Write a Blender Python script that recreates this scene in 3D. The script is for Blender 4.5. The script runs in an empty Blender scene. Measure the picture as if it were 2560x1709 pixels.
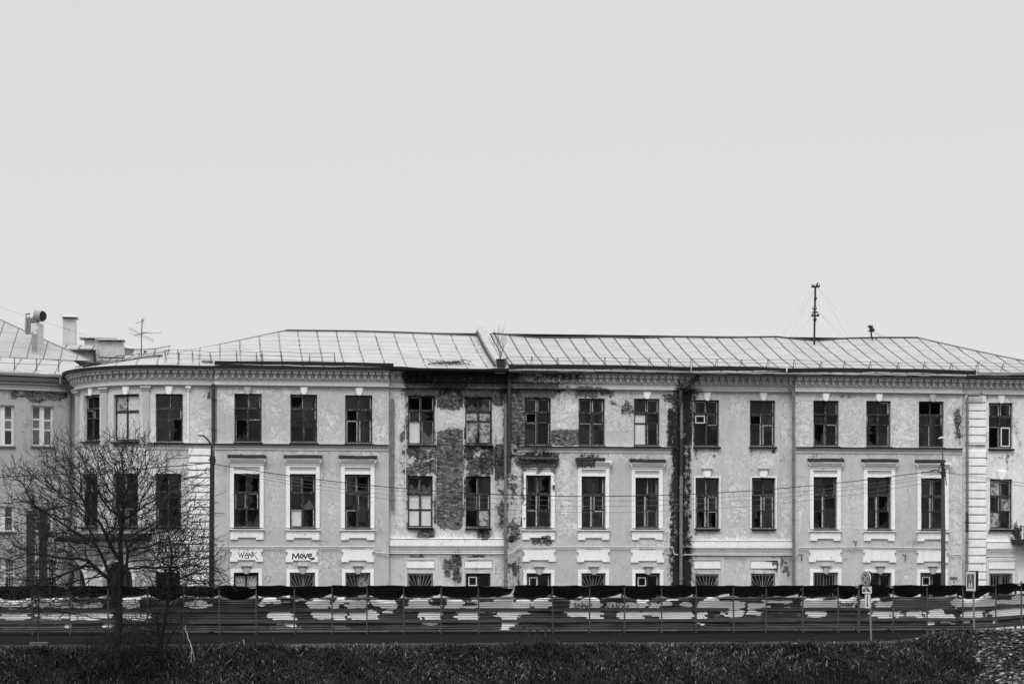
import bpy, math, random
import numpy as np
from mathutils import Vector, Matrix

# ------------------------------------------------------------------ camera
R = math.radians
C = bpy.context.scene.collection
S = bpy.context.scene
TH, FPX, CAM_D, CAM_Z, HOR = R(7.7), 5400.0, 106.0, 2.74, 1438.0
cam_data = bpy.data.cameras.new('camera')
cam = bpy.data.objects.new('camera', cam_data)
C.objects.link(cam)
cam.location = (0, -CAM_D, CAM_Z)
cam.rotation_euler = (R(90), 0, -TH)
cam_data.sensor_width = 36.0
cam_data.lens = 36.0 * FPX / 2560.0
cam_data.shift_y = (HOR - 854.5) / 2560.0
cam_data.clip_start = 0.5
cam_data.clip_end = 4000
S.camera = cam

# ------------------------------------------------------------------ sky (overcast) and sun
SUN_EL, SUN_AZ = R(50), R(203)          # azimuth: clockwise from +Y
w = bpy.data.worlds.new("World"); S.world = w; w.use_nodes = True
nt = w.node_tree; nt.nodes.clear()
def wn(t, **k):
    n = nt.nodes.new(t)
    for a, v in k.items(): setattr(n, a, v)
    return n
out = wn('ShaderNodeOutputWorld'); bg = wn('ShaderNodeBackground')
sky = wn('ShaderNodeTexSky', sky_type='NISHITA', sun_disc=False, sun_elevation=SUN_EL, sun_rotation=SUN_AZ)
bw = wn('ShaderNodeRGBToBW'); nt.links.new(sky.outputs[0], bw.inputs[0])
sk = wn('ShaderNodeMath', operation='MULTIPLY'); nt.links.new(bw.outputs[0], sk.inputs[0]); sk.inputs[1].default_value = 0.02
tc = wn('ShaderNodeTexCoord'); sp = wn('ShaderNodeSeparateXYZ'); nt.links.new(tc.outputs['Generated'], sp.inputs[0])
rp = wn('ShaderNodeValToRGB'); nt.links.new(sp.outputs[2], rp.inputs[0])
el = rp.color_ramp.elements
el[0].position = 0.0;  el[0].color = (.62, .62, .62, 1)
el[1].position = 1.0;  el[1].color = (2.5, 2.5, 2.5, 1)
for p_, c_ in ((.10, .635), (.27, .645), (.48, 1.10)):
    e = el.new(p_); e.color = (c_, c_, c_, 1)
mul = wn('ShaderNodeMath', operation='MULTIPLY'); nt.links.new(rp.outputs[0], mul.inputs[0]); mul.inputs[1].default_value = 1.0
mx = wn('ShaderNodeMath', operation='ADD'); nt.links.new(mul.outputs[0], mx.inputs[0]); nt.links.new(sk.outputs[0], mx.inputs[1])
nt.links.new(mx.outputs[0], bg.inputs[0]); bg.inputs[1].default_value = 1.0
nt.links.new(bg.outputs[0], out.inputs[0])
sun = bpy.data.lights.new('sun', 'SUN'); sun.energy = 1.5; sun.angle = R(24); sun.color = (1, 1, 1)
so = bpy.data.objects.new('sun', sun); C.objects.link(so)
sd = Vector((math.sin(SUN_AZ) * math.cos(SUN_EL), math.cos(SUN_AZ) * math.cos(SUN_EL), math.sin(SUN_EL)))
so.location = sd * 200
so.rotation_euler = (-sd).to_track_quat('-Z', 'Y').to_euler()
S.view_settings.view_transform = 'Standard'; S.view_settings.look = 'None'
S.view_settings.exposure = 0.0; S.view_settings.gamma = 1.0
try: S.cycles.max_bounces = 6
except Exception: pass

# ------------------------------------------------------------------ geometry helpers
ST, CT = math.sin(TH), math.cos(TH)
def at(px, py, Y):
    """world point on the upright plane at depth Y seen at a spot of the survey photograph"""
    a, b = (px - 1280) / FPX, (HOR - py) / FPX
    t = (Y + CAM_D) / (CT - a * ST)
    return Vector((t * (ST + a * CT), Y, CAM_Z + t * b))
def X_(px, Y): return at(px, HOR, Y).x
def Z_(px, py, Y): return at(px, py, Y).z
def proj(x, y, z):
    u = x * CT - (y + CAM_D) * ST; ww = x * ST + (y + CAM_D) * CT
    return 1280 + FPX * u / ww, HOR - FPX * (z - CAM_Z) / ww
rng = random.Random(7)

class MB:
    def __init__(s): s.v = []; s.f = []
    def add(s, vs, fs):
        o = len(s.v); s.v += [tuple(p) for p in vs]; s.f += [tuple(i + o for i in f) for f in fs]
    def quad(s, a, b, c, d): s.add([a, b, c, d], [(0, 1, 2, 3)])
    def box(s, x0, x1, y0, y1, z0, z1):
        v = [(x, y, z) for z in (z0, z1) for x, y in ((x0, y0), (x1, y0), (x1, y1), (x0, y1))]
        s.add(v, [(3, 2, 1, 0), (4, 5, 6, 7), (0, 1, 5, 4), (1, 2, 6, 5), (2, 3, 7, 6), (3, 0, 4, 7)])
    def tube(s, pts, r, n=6, cap=True):
        pts = [Vector(p) for p in pts]; m = len(pts)
        rs = r if isinstance(r, (list, tuple)) else [r] * m
        vs = []; fs = []
        for i, p in enumerate(pts):
            t = (pts[min(i + 1, m - 1)] - pts[max(i - 1, 0)])
            t = t.normalized() if t.length > 1e-9 else Vector((0, 0, 1))
            ref = Vector((0, 0, 1)) if abs(t.z) < .9 else Vector((1, 0, 0))
            a = t.cross(ref).normalized(); b = t.cross(a)
            for k in range(n):
                q = 2 * math.pi * k / n
                vs.append(p + (a * math.cos(q) + b * math.sin(q)) * rs[i])
        for i in range(m - 1):
            for k in range(n):
                k2 = (k + 1) % n
                fs.append((i * n + k, i * n + k2, (i + 1) * n + k2, (i + 1) * n + k))
        if cap:
            fs.append(tuple(range(n - 1, -1, -1))); fs.append(tuple((m - 1) * n + k for k in range(n)))
        s.add(vs, fs)
    def prism(s, poly, o, ax, ay, az, depth):
        """polygon (list of 2-D points) in the plane o + x*ax + y*ay, extruded by depth along az"""
        o, ax, ay, az = Vector(o), Vector(ax), Vector(ay), Vector(az)
        n = len(poly)
        f = [o + ax * p[0] + ay * p[1] + az * depth for p in poly]; b = [o + ax * p[0] + ay * p[1] for p in poly]
        s.add(f + b, [tuple(range(n)), tuple(range(2 * n - 1, n - 1, -1))] + [(i, n + i, n + (i + 1) % n, (i + 1) % n) for i in range(n)])
    def build(s, name, m, parent=None, origin=(0, 0, 0), smooth=False):
        o = Vector(origin)
        me = bpy.data.meshes.new(name)
        me.from_pydata([(p[0] - o.x, p[1] - o.y, p[2] - o.z) for p in s.v], [], s.f)
        me.update()
        if smooth:
            me.polygons.foreach_set('use_smooth', [True] * len(me.polygons))
        ob = bpy.data.objects.new(name, me); C.objects.link(ob)
        if m is not None: me.materials.append(m)
        if parent is not None: ob.parent = parent
        else: ob.location = o
        return ob

def tag(o, label=None, cat=None, group=None, kind=None):
    if label: o['label'] = label
    if cat: o['category'] = cat
    if group: o['group'] = group
    if kind: o['kind'] = kind
    return o
def empty(name, loc, label=None, cat=None, group=None):
    o = bpy.data.objects.new(name, None); C.objects.link(o); o.location = loc; o.empty_display_size = .3
    return tag(o, label, cat, group)

class Sec:
    """a run of facade; p(u, z, d) gives the point at run u, height z, d metres out of the wall"""
    def __init__(s, Y, arc=None): s.Y = Y; s.arc = arc
    def p(s, u, z, d):
        if s.arc and u < s.arc[0]:
            xc, r = s.arc; a = (xc - u) / r
            return Vector((xc - (r + d) * math.sin(a), s.Y + r - (r + d) * math.cos(a), z))
        return Vector((u, s.Y - d, z))
    def us(s, u0, u1):
        if not s.arc or u0 >= s.arc[0]: return [u0, u1]
        n = max(1, int(math.ceil((min(u1, s.arc[0]) - u0) / .22)))
        e = min(u1, s.arc[0]); l = [u0 + (e - u0) * i / n for i in range(n + 1)]
        if u1 > e + 1e-6: l.append(u1)
        return l
    def px(s, px, py=None):
        """run and height at a spot of the photograph"""
        u = X_(px, s.Y)
        if s.arc and u < s.arc[0]:
            lo, hi = s.arc[0] - s.arc[1] * 1.62, s.arc[0]
            for _ in range(50):
                m = (lo + hi) / 2; q = s.p(m, 5, 0)
                if proj(q.x, q.y, 5)[0] < px: lo = m
                else: hi = m
            u = lo
        if py is None: return u
        q = s.p(u, 5, 0)
        return u, Z_(px, py, q.y)

def sbox(mb, sec, u0, u1, z0, z1, d0, d1):
    prof(mb, sec, u0, u1, [(d0, z0), (d1, z0), (d1, z1), (d0, z1)])
def prof(mb, sec, u0, u1, poly):
    us = sec.us(u0, u1); n = len(poly); vs = []; fs = []
    for u in us: vs += [sec.p(u, z, d) for d, z in poly]
    for i in range(len(us) - 1):
        for k in range(n):
            k2 = (k + 1) % n
            fs.append((i * n + k, (i + 1) * n + k, (i + 1) * n + k2, i * n + k2))
    fs.append(tuple(range(n))); fs.append(tuple((len(us) - 1) * n + k for k in range(n - 1, -1, -1)))
    mb.add(vs, fs)
def spoly(mb, sec, poly, d0, d1):
    n = len(poly)
    f = [sec.p(u, z, d1) for u, z in poly]; b = [sec.p(u, z, d0) for u, z in poly]
    mb.add(f + b, [tuple(range(n)), tuple(range(2 * n - 1, n - 1, -1))] + [(i, n + i, n + (i + 1) % n, (i + 1) % n) for i in range(n)])

# ------------------------------------------------------------------ materials (all neutral: the photograph is black and white)
class NT:
    def __init__(s, name):
        s.m = bpy.data.materials.new(name); s.m.use_nodes = True; s.t = s.m.node_tree; s.t.nodes.clear()
        s.out = s.n('ShaderNodeOutputMaterial'); s.b = s.n('ShaderNodeBsdfPrincipled')
        s.t.links.new(s.b.outputs[0], s.out.inputs[0])
        s.co = s.n('ShaderNodeTexCoord').outputs['Object']
    def n(s, t, **k):
        q = s.t.nodes.new(t)
        for a, v in k.items(): setattr(q, a, v)
        return q
    def set(s, sock, v):
        if isinstance(v, (int, float)): sock.default_value = v if sock.type == 'VALUE' else ((v, v, v, 1) if sock.type == 'RGBA' else (v, v, v))
        elif isinstance(v, tuple): sock.default_value = v
        else: s.t.links.new(v, sock)
    def math(s, op, a, b=0.0, c=0.0, clamp=False):
        q = s.n('ShaderNodeMath', operation=op); q.use_clamp = clamp
        s.set(q.inputs[0], a); s.set(q.inputs[1], b)
        if op in ('MULTIPLY_ADD',): s.set(q.inputs[2], c)
        return q.outputs[0]
    def scale(s, v, xyz):
        q = s.n('ShaderNodeMapping'); s.set(q.inputs['Vector'], v); q.inputs['Scale'].default_value = xyz; return q.outputs[0]
    def noise(s, sc, det=5, rough=.6, dist=0., vec=None):
        q = s.n('ShaderNodeTexNoise'); s.set(q.inputs['Vector'], vec if vec is not None else s.co)
        q.inputs['Scale'].default_value = sc; q.inputs['Detail'].default_value = det
        q.inputs['Roughness'].default_value = rough; q.inputs['Distortion'].default_value = dist
        return q.outputs[0]
    def step(s, v, a, b):
        q = s.n('ShaderNodeMapRange', interpolation_type='SMOOTHSTEP'); s.set(q.inputs[0], v)
        q.inputs[1].default_value = a; q.inputs[2].default_value = b; return q.outputs[0]
    def rng(s, v, a, b, c, d):
        q = s.n('ShaderNodeMapRange'); s.set(q.inputs[0], v)
        for i, k in enumerate((a, b, c, d)): q.inputs[1 + i].default_value = k
        return q.outputs[0]
    def mix(s, f, a, b):
        q = s.n('ShaderNodeMix', data_type='FLOAT'); s.set(q.inputs[0], f); s.set(q.inputs[2], a); s.set(q.inputs[3], b); return q.outputs[0]
    def attr(s, name): return s.n('ShaderNodeAttribute', attribute_name=name).outputs['Fac']
    def bump(s, h, strength=.5, dist=.02):
        q = s.n('ShaderNodeBump'); s.set(q.inputs['Height'], h); q.inputs['Strength'].default_value = strength; q.inputs['Distance'].default_value = dist
        s.t.links.new(q.outputs[0], s.b.inputs['Normal'])
    def fin(s, col, rough=.85, metal=0., spec=.3):
        cc = s.n('ShaderNodeCombineColor'); 
        for i in range(3): s.set(cc.inputs[i], col)
        s.t.links.new(cc.outputs[0], s.b.inputs['Base Color'])
        s.set(s.b.inputs['Roughness'], rough); s.set(s.b.inputs['Metallic'], metal); s.set(s.b.inputs['Specular IOR Level'], spec)
        return s.m

def simple(name, v, var=.25, sc=3., rough=.85, bump=.3, metal=0., stretch=(1, 1, 1), spots=0., spotv=.5, spec=.3):
    t = NT(name); vec = t.scale(t.co, stretch)
    n = t.noise(sc, 6, .65, vec=vec); n2 = t.noise(sc * 7, 4, .6, vec=vec)
    f = t.math('MULTIPLY_ADD', n, .7, t.math('MULTIPLY', n2, .3))
    col = t.rng(f, .3, .7, v * (1 - var), v * (1 + var))
    if spots:
        k = t.step(t.noise(sc * 3.1, 7, .7, .3, vec), .62 - spots * .1, .66 - spots * .1)
        col = t.mix(k, col, spotv)
    if bump: t.bump(n2, bump, .01)
    return t.fin(col, rough, metal, spec)

def wall_material(name='weathered_plaster', lo=.42, hi=.55, fk=1.0):
    t = NT(name)
    co = t.co
    brick_a, soot_a, bare_a = t.attr('brick'), t.attr('soot'), t.attr('bare')
    nb = t.noise(1.1, 9, .62, .35); nf = t.noise(5.5, 8, .66, .4); nfine = t.noise(26, 5, .65)
    nlow = t.noise(.45, 5, .6); nst = t.noise(1.6, 6, .6, 0., t.scale(co, (2.2, 2.2, .28)))
    # paint: mottled, streaky, flecked where the limewash has come off
    paint = t.rng(t.math('MULTIPLY_ADD', nlow, .5, t.math('MULTIPLY', nst, .5)), .33, .67, lo, hi)
    paint = t.math('MULTIPLY', paint, t.rng(nfine, .3, .7, .80, 1.16))
    paint = t.math('MULTIPLY', paint, t.rng(t.noise(2.1, 9, .7, .5), .33, .67, .92, 1.08))
    msk = t.math('MULTIPLY', t.rng(t.math('MULTIPLY_ADD', bare_a, .35, t.noise(.75, 6, .65, .5)), .50, .68, .10, 1.0), fk)
    fle = t.step(t.math('MULTIPLY_ADD', bare_a, .17, nf), .585, .625)
    paint = t.mix(t.math('MULTIPLY', fle, msk), paint, t.rng(nb, .3, .7, .52, .72))
    fle2 = t.step(t.math('MULTIPLY_ADD', bare_a, .10, t.noise(9.5, 7, .7, .5)), .635, .68)
    paint = t.mix(t.math('MULTIPLY', fle2, msk), paint, .70)
    pit = t.step(t.noise(7.5, 7, .7, .3), .36, .32); paint = t.mix(t.math('MULTIPLY', pit, t.math('MULTIPLY', msk, .7)), paint, .20)
    # large areas where the paint is gone and the rough render shows
    bm = t.step(t.math('ADD', bare_a, t.math('MULTIPLY', t.math('SUBTRACT', nb, .5), 2.8)), .64, .69)
    bare = t.math('MULTIPLY', t.rng(t.math('MULTIPLY_ADD', nf, .45, t.math('MULTIPLY', t.noise(3.1, 9, .7, .3), .55)), .34, .64, .40, .86), t.rng(nfine, .25, .75, .86, 1.14))
    edge = t.math('MULTIPLY', bm, t.math('SUBTRACT', 1., t.step(t.math('ADD', bare_a, t.math('MULTIPLY', t.math('SUBTRACT', nb, .5), 2.8)), .66, .76)))
    bare = t.mix(t.math('MULTIPLY', edge, .6), bare, .74)
    crk = t.step(t.math('ABSOLUTE', t.math('SUBTRACT', t.noise(1.9, 6, .6, .8), .5)), .006, .0)
    crk = t.math('MULTIPLY', crk, t.step(bare_a, .34, .62))
    paint = t.math('MULTIPLY', paint, t.attr('tone')); col = t.mix(bm, paint, bare)
    col = t.mix(crk, col, .12)
    # fallen plaster: brickwork
    bx = t.n('ShaderNodeTexBrick'); bx.offset = .5
    sx = t.n('ShaderNodeSeparateXYZ'); t.set(sx.inputs[0], co)
    cx = t.n('ShaderNodeCombineXYZ'); t.set(cx.inputs[0], sx.outputs[0]); t.set(cx.inputs[1], sx.outputs[2])
    wob = t.math('MULTIPLY', t.math('SUBTRACT', nfine, .5), .035); t.set(cx.inputs[1], t.math('ADD', sx.outputs[2], wob))
    t.set(bx.inputs['Vector'], cx.outputs[0]); bx.inputs['Scale'].default_value = 1.0
    bx.inputs['Brick Width'].default_value = .27; bx.inputs['Row Height'].default_value = .088; bx.inputs['Mortar Size'].default_value = .013
    bx.inputs['Mortar Smooth'].default_value = .3; bx.inputs['Bias'].default_value = -.1
    bx.inputs['Color1'].default_value = (.03,) * 3 + (1,); bx.inputs['Color2'].default_value = (.17,) * 3 + (1,); bx.inputs['Mortar'].default_value = (.11,) * 3 + (1,)
    bw_ = t.n('ShaderNodeRGBToBW'); t.set(bw_.inputs[0], bx.outputs[0])
    bcol = t.math('MULTIPLY', bw_.outputs[0], t.rng(nf, .3, .7, .25, 1.7))
    lime = t.step(t.noise(9, 8, .78, .5, t.scale(co, (.6, 1, 1.6))), .535, .61)
    bcol = t.mix(t.math('MULTIPLY', lime, .8), bcol, .50)
    bd = t.math('ADD', brick_a, t.math('MULTIPLY', t.math('SUBTRACT', nb, .5), 2.2))
    bd = t.math('ADD', bd, t.math('MULTIPLY', t.math('SUBTRACT', nf, .5), .8))
    bk = t.step(bd, .50, .53)
    halo = t.math('MULTIPLY', t.step(bd, .12, .44), t.rng(nf, .35, .65, .15, .75)); col = t.mix(halo, col, t.rng(nfine, .3, .7, .17, .30))
    rim = t.math('MULTIPLY', t.step(bd, .45, .49), t.math('SUBTRACT', 1., bk))
    col = t.mix(t.math('MULTIPLY', rim, .55), col, .60)
    col = t.mix(bk, col, bcol)
    # soot and damp
    sd_ = t.math('ADD', soot_a, t.math('MULTIPLY', t.math('SUBTRACT', nst, .5), 1.5))
    sd_ = t.math('ADD', sd_, t.math('MULTIPLY', t.math('SUBTRACT', nf, .5), 1.7))
    sk_ = t.step(sd_, .22, .66)
    fl_ = t.step(t.noise(5.5, 8, .74, .5, t.scale(co, (1, 1, .5))), .59, .64)
    sk_ = t.math('MULTIPLY', sk_, t.math('SUBTRACT', 1., t.math('MULTIPLY', fl_, .7)))
    col = t.mix(t.math('MULTIPLY', sk_, .985), col, t.rng(nf, .3, .7, .005, .024))
    ht = t.math('SUBTRACT', t.math('MULTIPLY', nf, .25), t.math('MULTIPLY', bk, 1.2))
    ht = t.math('SUBTRACT', ht, t.math('MULTIPLY', bm, .35))
    ht = t.math('ADD', ht, t.math('MULTIPLY', t.math('MULTIPLY', bk, bx.outputs['Fac']), -.5))
    t.bump(ht, 1.0, .045)
    return t.fin(col, .92, 0, .15)

def trim_material(name='white_trim', v=.88):
    t = NT(name)
    soot_a, brick_a = t.attr('soot'), t.attr('brick')
    n = t.noise(1.6, 7, .62, .2); f = t.noise(9, 7, .7, .4); st = t.noise(2.2, 5, .6, 0, t.scale(t.co, (3, 3, .35)))
    col = t.rng(t.math('MULTIPLY_ADD', n, .5, t.math('MULTIPLY', st, .5)), .33, .67, v * .88, v * 1.05)
    ch = t.step(f, .595, .65)
    col = t.mix(t.math('MULTIPLY', ch, .7), col, .30)
    bd = t.math('ADD', brick_a, t.math('MULTIPLY', t.math('SUBTRACT', t.noise(1.7, 9, .65, .4), .5), 1.4))
    col = t.mix(t.step(bd, .50, .56), col, t.rng(t.noise(14, 6, .7, 0, t.scale(t.co, (.5, 1, 1.6))), .35, .65, .05, .24))
    sd_ = t.math('ADD', soot_a, t.math('MULTIPLY', t.math('SUBTRACT', f, .5), 1.1))
    fl_ = t.step(t.noise(7, 8, .74, .5), .57, .62)
    col = t.mix(t.math('MULTIPLY', t.step(sd_, .30, .75), t.math('SUBTRACT', .98, t.math('MULTIPLY', fl_, .6))), col, t.rng(n, .3, .7, .008, .03))
    t.bump(t.math('SUBTRACT', t.math('MULTIPLY', f, .3), ch), .4, .01)
    return t.fin(col, .9, 0, .15)

def roof_material(name, v, seam, sheet, seamw, brk, v_lo=None):
    """painted sheet metal: standing seams every `seam` metres along X, cross joints every `sheet` metres up the slope"""
    t = NT(name); sx = t.n('ShaderNodeSeparateXYZ'); t.set(sx.inputs[0], t.co)
    x, y = sx.outputs[0], sx.outputs[1]
    wob = t.math('MULTIPLY', t.math('SUBTRACT', t.noise(1.3, 4, .6), .5), .09 if brk else .05)
    if brk: wob = t.math('ADD', wob, t.math('MULTIPLY', t.math('SUBTRACT', t.noise(9, 4, .7), .5), .16))
    xx = t.math('DIVIDE', t.math('ADD', x, wob), seam)
    fr = t.math('FRACT', xx); col_i = t.math('FLOOR', xx)
    d = t.math('ABSOLUTE', t.math('SUBTRACT', fr, .5))
    wid = seamw / seam
    ln = t.step(d, .5 - wid, .5 - wid * .55)
    if brk: ln = t.math('MULTIPLY', ln, t.step(t.noise(5.5, 4, .7, 0, t.scale(t.co, (.4, 1, 1))), .40, .52))
    off = t.math('FRACT', t.math('MULTIPLY', col_i, .417))
    yy = t.math('FRACT', t.math('ADD', t.math('DIVIDE', t.math('ADD', y, t.math('MULTIPLY', wob, .6)), sheet), off if not brk else 0.))
    d2 = t.math('ABSOLUTE', t.math('SUBTRACT', yy, .5))
    l2 = t.step(d2, .5 - .05 / sheet, .5 - .02 / sheet)
    n = t.noise(.8, 6, .6, .2); f = t.noise(6, 6, .7, .2, t.scale(t.co, (.4, 1, 1)))
    base = t.math('MULTIPLY', t.rng(n, .3, .7, v * .88, v * 1.08), t.rng(f, .3, .7, .93, 1.05))
    rust = t.step(t.noise(2.2, 7, .7, .4), .66, .74)
    base = t.mix(t.math('MULTIPLY', rust, .25), base, v * .5)
    col = t.mix(t.math('MULTIPLY', l2, .68), base, .07)
    col = t.mix(t.math('MULTIPLY', ln, .92), col, .025)
    t.bump(t.math('ADD', t.math('MULTIPLY', ln, 1.), t.math('MULTIPLY', n, .4)), .5, .03)
    return t.fin(col, .65, 0, .35)

M = {}
M['wall'] = wall_material()
M['trim'] = trim_material()
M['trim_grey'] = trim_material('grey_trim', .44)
M['cornice'] = trim_material('cornice_plaster', .62)
M['wood'] = simple('weathered_window_wood', .024, .5, 6, .7, .4, spots=.7, spotv=.16, stretch=(1, 1, .3))
M['grille'] = simple('dull_white_bars', .30, .3, 5, .6, 0)
M['wood_pale'] = simple('pale_sash_paint', .46, .35, 8, .7, .4, spots=.8, spotv=.07, stretch=(1, 1, .4))
M['dark_metal'] = simple('dark_painted_metal', .022, .4, 4, .6, .3)
M['flash'] = simple('black_sheet_flashing', .016, .5, 5, .7, .4)
M['pipe'] = simple('grey_drainpipe_metal', .17, .3, 5, .55, .3, stretch=(1, 1, .4))
M['pipe_dark'] = simple('dark_drainpipe_metal', .04, .4, 5, .6, .3)
M['gutter_light'] = simple('dented_pale_sheet', .30, .4, 3, .6, .6, stretch=(.5, 1, 2))
M['board'] = simple('peeling_white_board', .55, .18, 4, .85, .4, spots=.45, spotv=.06, stretch=(1, 1, .5))
M['mottled'] = simple('mottled_board', .36, .5, 1.8, .85, .4, spots=1.1, spotv=.10)
M['cloth'] = simple('pale_curtain', .62, .16, 1.6, .9, .2)
M['blind_grey'] = simple('grey_blind', .50, .2, 1.2, .9, 0)  # sky reflection of the neighbour's upper panes, painted as a grey sheet
M['cloth_dim'] = simple('dim_curtain', .13, .5, 2.5, .9, .2, stretch=(2, 1, .4))
M['interior'] = simple('unlit_room_plaster', .42, .5, .7, .95, 0)
M['roof_old'] = roof_material('pale_sheet_roof', .325, 1.005, .9, .045, True)
M['roof_new'] = roof_material('grey_sheet_roof', .30, .80, 1.75, .055, False)
M['roof_side'] = roof_material('grey_hip_roof', .27, .85, 1.7, .03, False)
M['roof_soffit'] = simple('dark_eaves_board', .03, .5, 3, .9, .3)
M['render_pale'] = simple('pale_chimney_render', .50, .2, 2, .9, .4, spots=.25, spotv=.2)
M['render_grey'] = simple('grey_chimney_brick', .22, .4, 6, .9, .5, spots=.6, spotv=.45)
M['fire_wall'] = simple('fire_wall_render', .34, .25, 2, .9, .4, spots=.4, spotv=.15)
M['zinc'] = simple('zinc_duct', .24, .25, 3, .5, .2, metal=.3)
M['zinc_pale'] = simple('pale_zinc_cap', .5, .15, 3, .6, .2)
M['white_frame'] = simple('white_window_frame', .72, .06, 3, .5, 0)
M['ink'] = simple('black_spray_paint', .015, .2, 3, .6, 0)
M['white_paint'] = simple('white_sign_paint', .62, .06, 5, .5, 0)
M['sign_grey'] = simple('grey_sign_paint', .10, .15, 5, .4, 0)
M['sign_black'] = simple('black_sign_paint', .018, .2, 5, .5, 0)
M['sign_pole'] = simple('galvanised_pole', .16, .3, 5, .5, .2)
M['sign_red'] = simple('mid_grey_sign_ring', .33, .1, 5, .4, 0)
M['conduit'] = simple('pale_conduit', .55, .15, 4, .7, 0)
M['bark'] = simple('dark_bark', .013, .5, 8, .95, .8, stretch=(1, 1, .3))
M['twig'] = simple('dark_twig', .018, .4, 8, .95, 0)
M['twig_pale'] = simple('bleached_wood', .42, .3, 6, .9, .3)
M['weed'] = simple('dry_weed', .035, .5, 8, .95, 0)
M['asphalt'] = simple('wet_asphalt', .013, .6, .8, .7, .25, stretch=(.25, 1.4, 1), spec=.0)
M['verge'] = simple('trodden_dirt', .026, .6, 1.6, .95, .6, stretch=(.5, 1, 1))
M['soil'] = simple('dark_soil', .012, .5, 2.5, .95, .8)
M['fence_rail'] = simple('fence_rail_timber', .075, .5, 2.5, .85, .5, stretch=(.35, 1, 3))
M['fence_post'] = simple('fence_post_steel', .06, .35, 4, .7, .3, stretch=(1, 1, .3))
M['canopy'] = simple('rusted_canopy_sheet', .026, .5, 1.5, .8, .4, stretch=(.5, 3, 3))
M['cable'] = simple('black_cable', .015, .1, 2, .7, 0)
M['wire'] = simple('thin_grey_wire', .13, .1, 2, .7, 0)
M['concrete'] = simple('old_concrete', .12, .4, 3, .95, .6)
M['column'] = simple('dark_steel_column', .022, .4, 3, .7, .4)
M['plaster_left'] = wall_material('smooth_grey_plaster', .32, .39, .15)
M['brick_arch'] = simple('sooty_brick', .085, .55, 9, .95, .6, spots=.7, spotv=.3)

def glass_material(name='old_window_glass', gloss=.036):
    t = NT(name)
    tr = t.n('ShaderNodeBsdfTransparent'); tr.inputs[0].default_value = (.50, .50, .50, 1)
    gl = t.n('ShaderNodeBsdfGlossy'); gl.inputs['Roughness'].default_value = .06
    sx = t.n('ShaderNodeSeparateXYZ'); t.set(sx.inputs[0], t.co); cx = t.n('ShaderNodeCombineXYZ')
    t.set(cx.inputs[0], t.math('FLOOR', t.math('MULTIPLY', sx.outputs[0], 1.55))); t.set(cx.inputs[1], t.math('FLOOR', t.math('MULTIPLY', sx.outputs[2], 1.3)))
    wnz = t.n('ShaderNodeTexWhiteNoise', noise_dimensions='2D'); t.set(wnz.inputs['Vector'], cx.outputs[0])
    g = t.noise(1.6, 6, .65, .5); cc = t.math('MULTIPLY', t.rng(g, .3, .7, .45, 1.1), t.rng(wnz.outputs['Value'], 0, 1, .35, 1.3), clamp=True)
    c3 = t.n('ShaderNodeCombineColor')
    for i in range(3): t.set(c3.inputs[i], cc)
    t.t.links.new(c3.outputs[0], gl.inputs[0])
    df = t.n('ShaderNodeBsdfDiffuse'); df.inputs[0].default_value = (.022, .022, .022, 1)
    m0 = t.n('ShaderNodeMixShader'); m0.inputs[0].default_value = .25
    t.t.links.new(tr.outputs[0], m0.inputs[1]); t.t.links.new(df.outputs[0], m0.inputs[2])
    m1 = t.n('ShaderNodeMixShader'); m1.inputs[0].default_value = gloss
    t.t.links.new(m0.outputs[0], m1.inputs[1]); t.t.links.new(gl.outputs[0], m1.inputs[2])
    t.t.links.new(m1.outputs[0], t.out.inputs[0]); t.t.nodes.remove(t.b)
    return t.m
M['glass'] = glass_material(); M['glass_clean'] = glass_material('clean_window_glass', .16)

def fence_material():
    t = NT('corrugated_fence_sheet')
    p, g = t.attr('patch'), t.attr('greyed')
    st = t.noise(2.2, 5, .6, .1, t.scale(t.co, (.16, 1, 6)))
    nb = t.noise(2.6, 8, .68, .4, t.scale(t.co, (.75, 1, 1.0))); f = t.noise(11, 6, .7)
    base = t.math('MULTIPLY', t.rng(st, .36, .66, .014, .12), t.rng(f, .2, .8, .75, 1.25))
    gd = t.step(t.math('ADD', g, t.math('MULTIPLY', t.math('SUBTRACT', nb, .5), 1.1)), .48, .54)
    base = t.mix(t.math('MULTIPLY', gd, .85), base, t.rng(f, .3, .7, .13, .21))
    pd = t.step(t.math('ADD', t.math('MULTIPLY', p, 1.5), t.math('MULTIPLY', t.math('SUBTRACT', nb, .5), 1.7)), .34, .38)
    pv = t.math('MULTIPLY', t.rng(t.noise(.9, 5, .6, 0, t.scale(t.co, (1, 1, .6))), .3, .7, .76, .94), t.rng(f, .2, .8, .9, 1.08))
    col = t.mix(pd, base, pv)
    return t.fin(col, .7, 0, .25)
M['fence'] = fence_material()

def grass_material():
    t = NT('dead_bank_grass')
    a = t.attr('shade')
    return t.fin(t.math('MULTIPLY', a, 1.0), .7, 0, .3)
M['grass'] = grass_material()
def stone_material():
    t = NT('river_cobbles'); a = t.attr('shade')
    return t.fin(t.math('MULTIPLY', a, t.rng(t.noise(14, 5, .7), .25, .75, .6, 1.25)), .8, 0, .3)
M['stone'] = stone_material()
def water_material():
    t = NT('river_water'); t.bump(t.noise(1.2, 4, .6, 0, t.scale(t.co, (.5, 2, 1))), .15, .1)
    return t.fin(.02, .12, 0, .5)
M['water'] = water_material()

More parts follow.
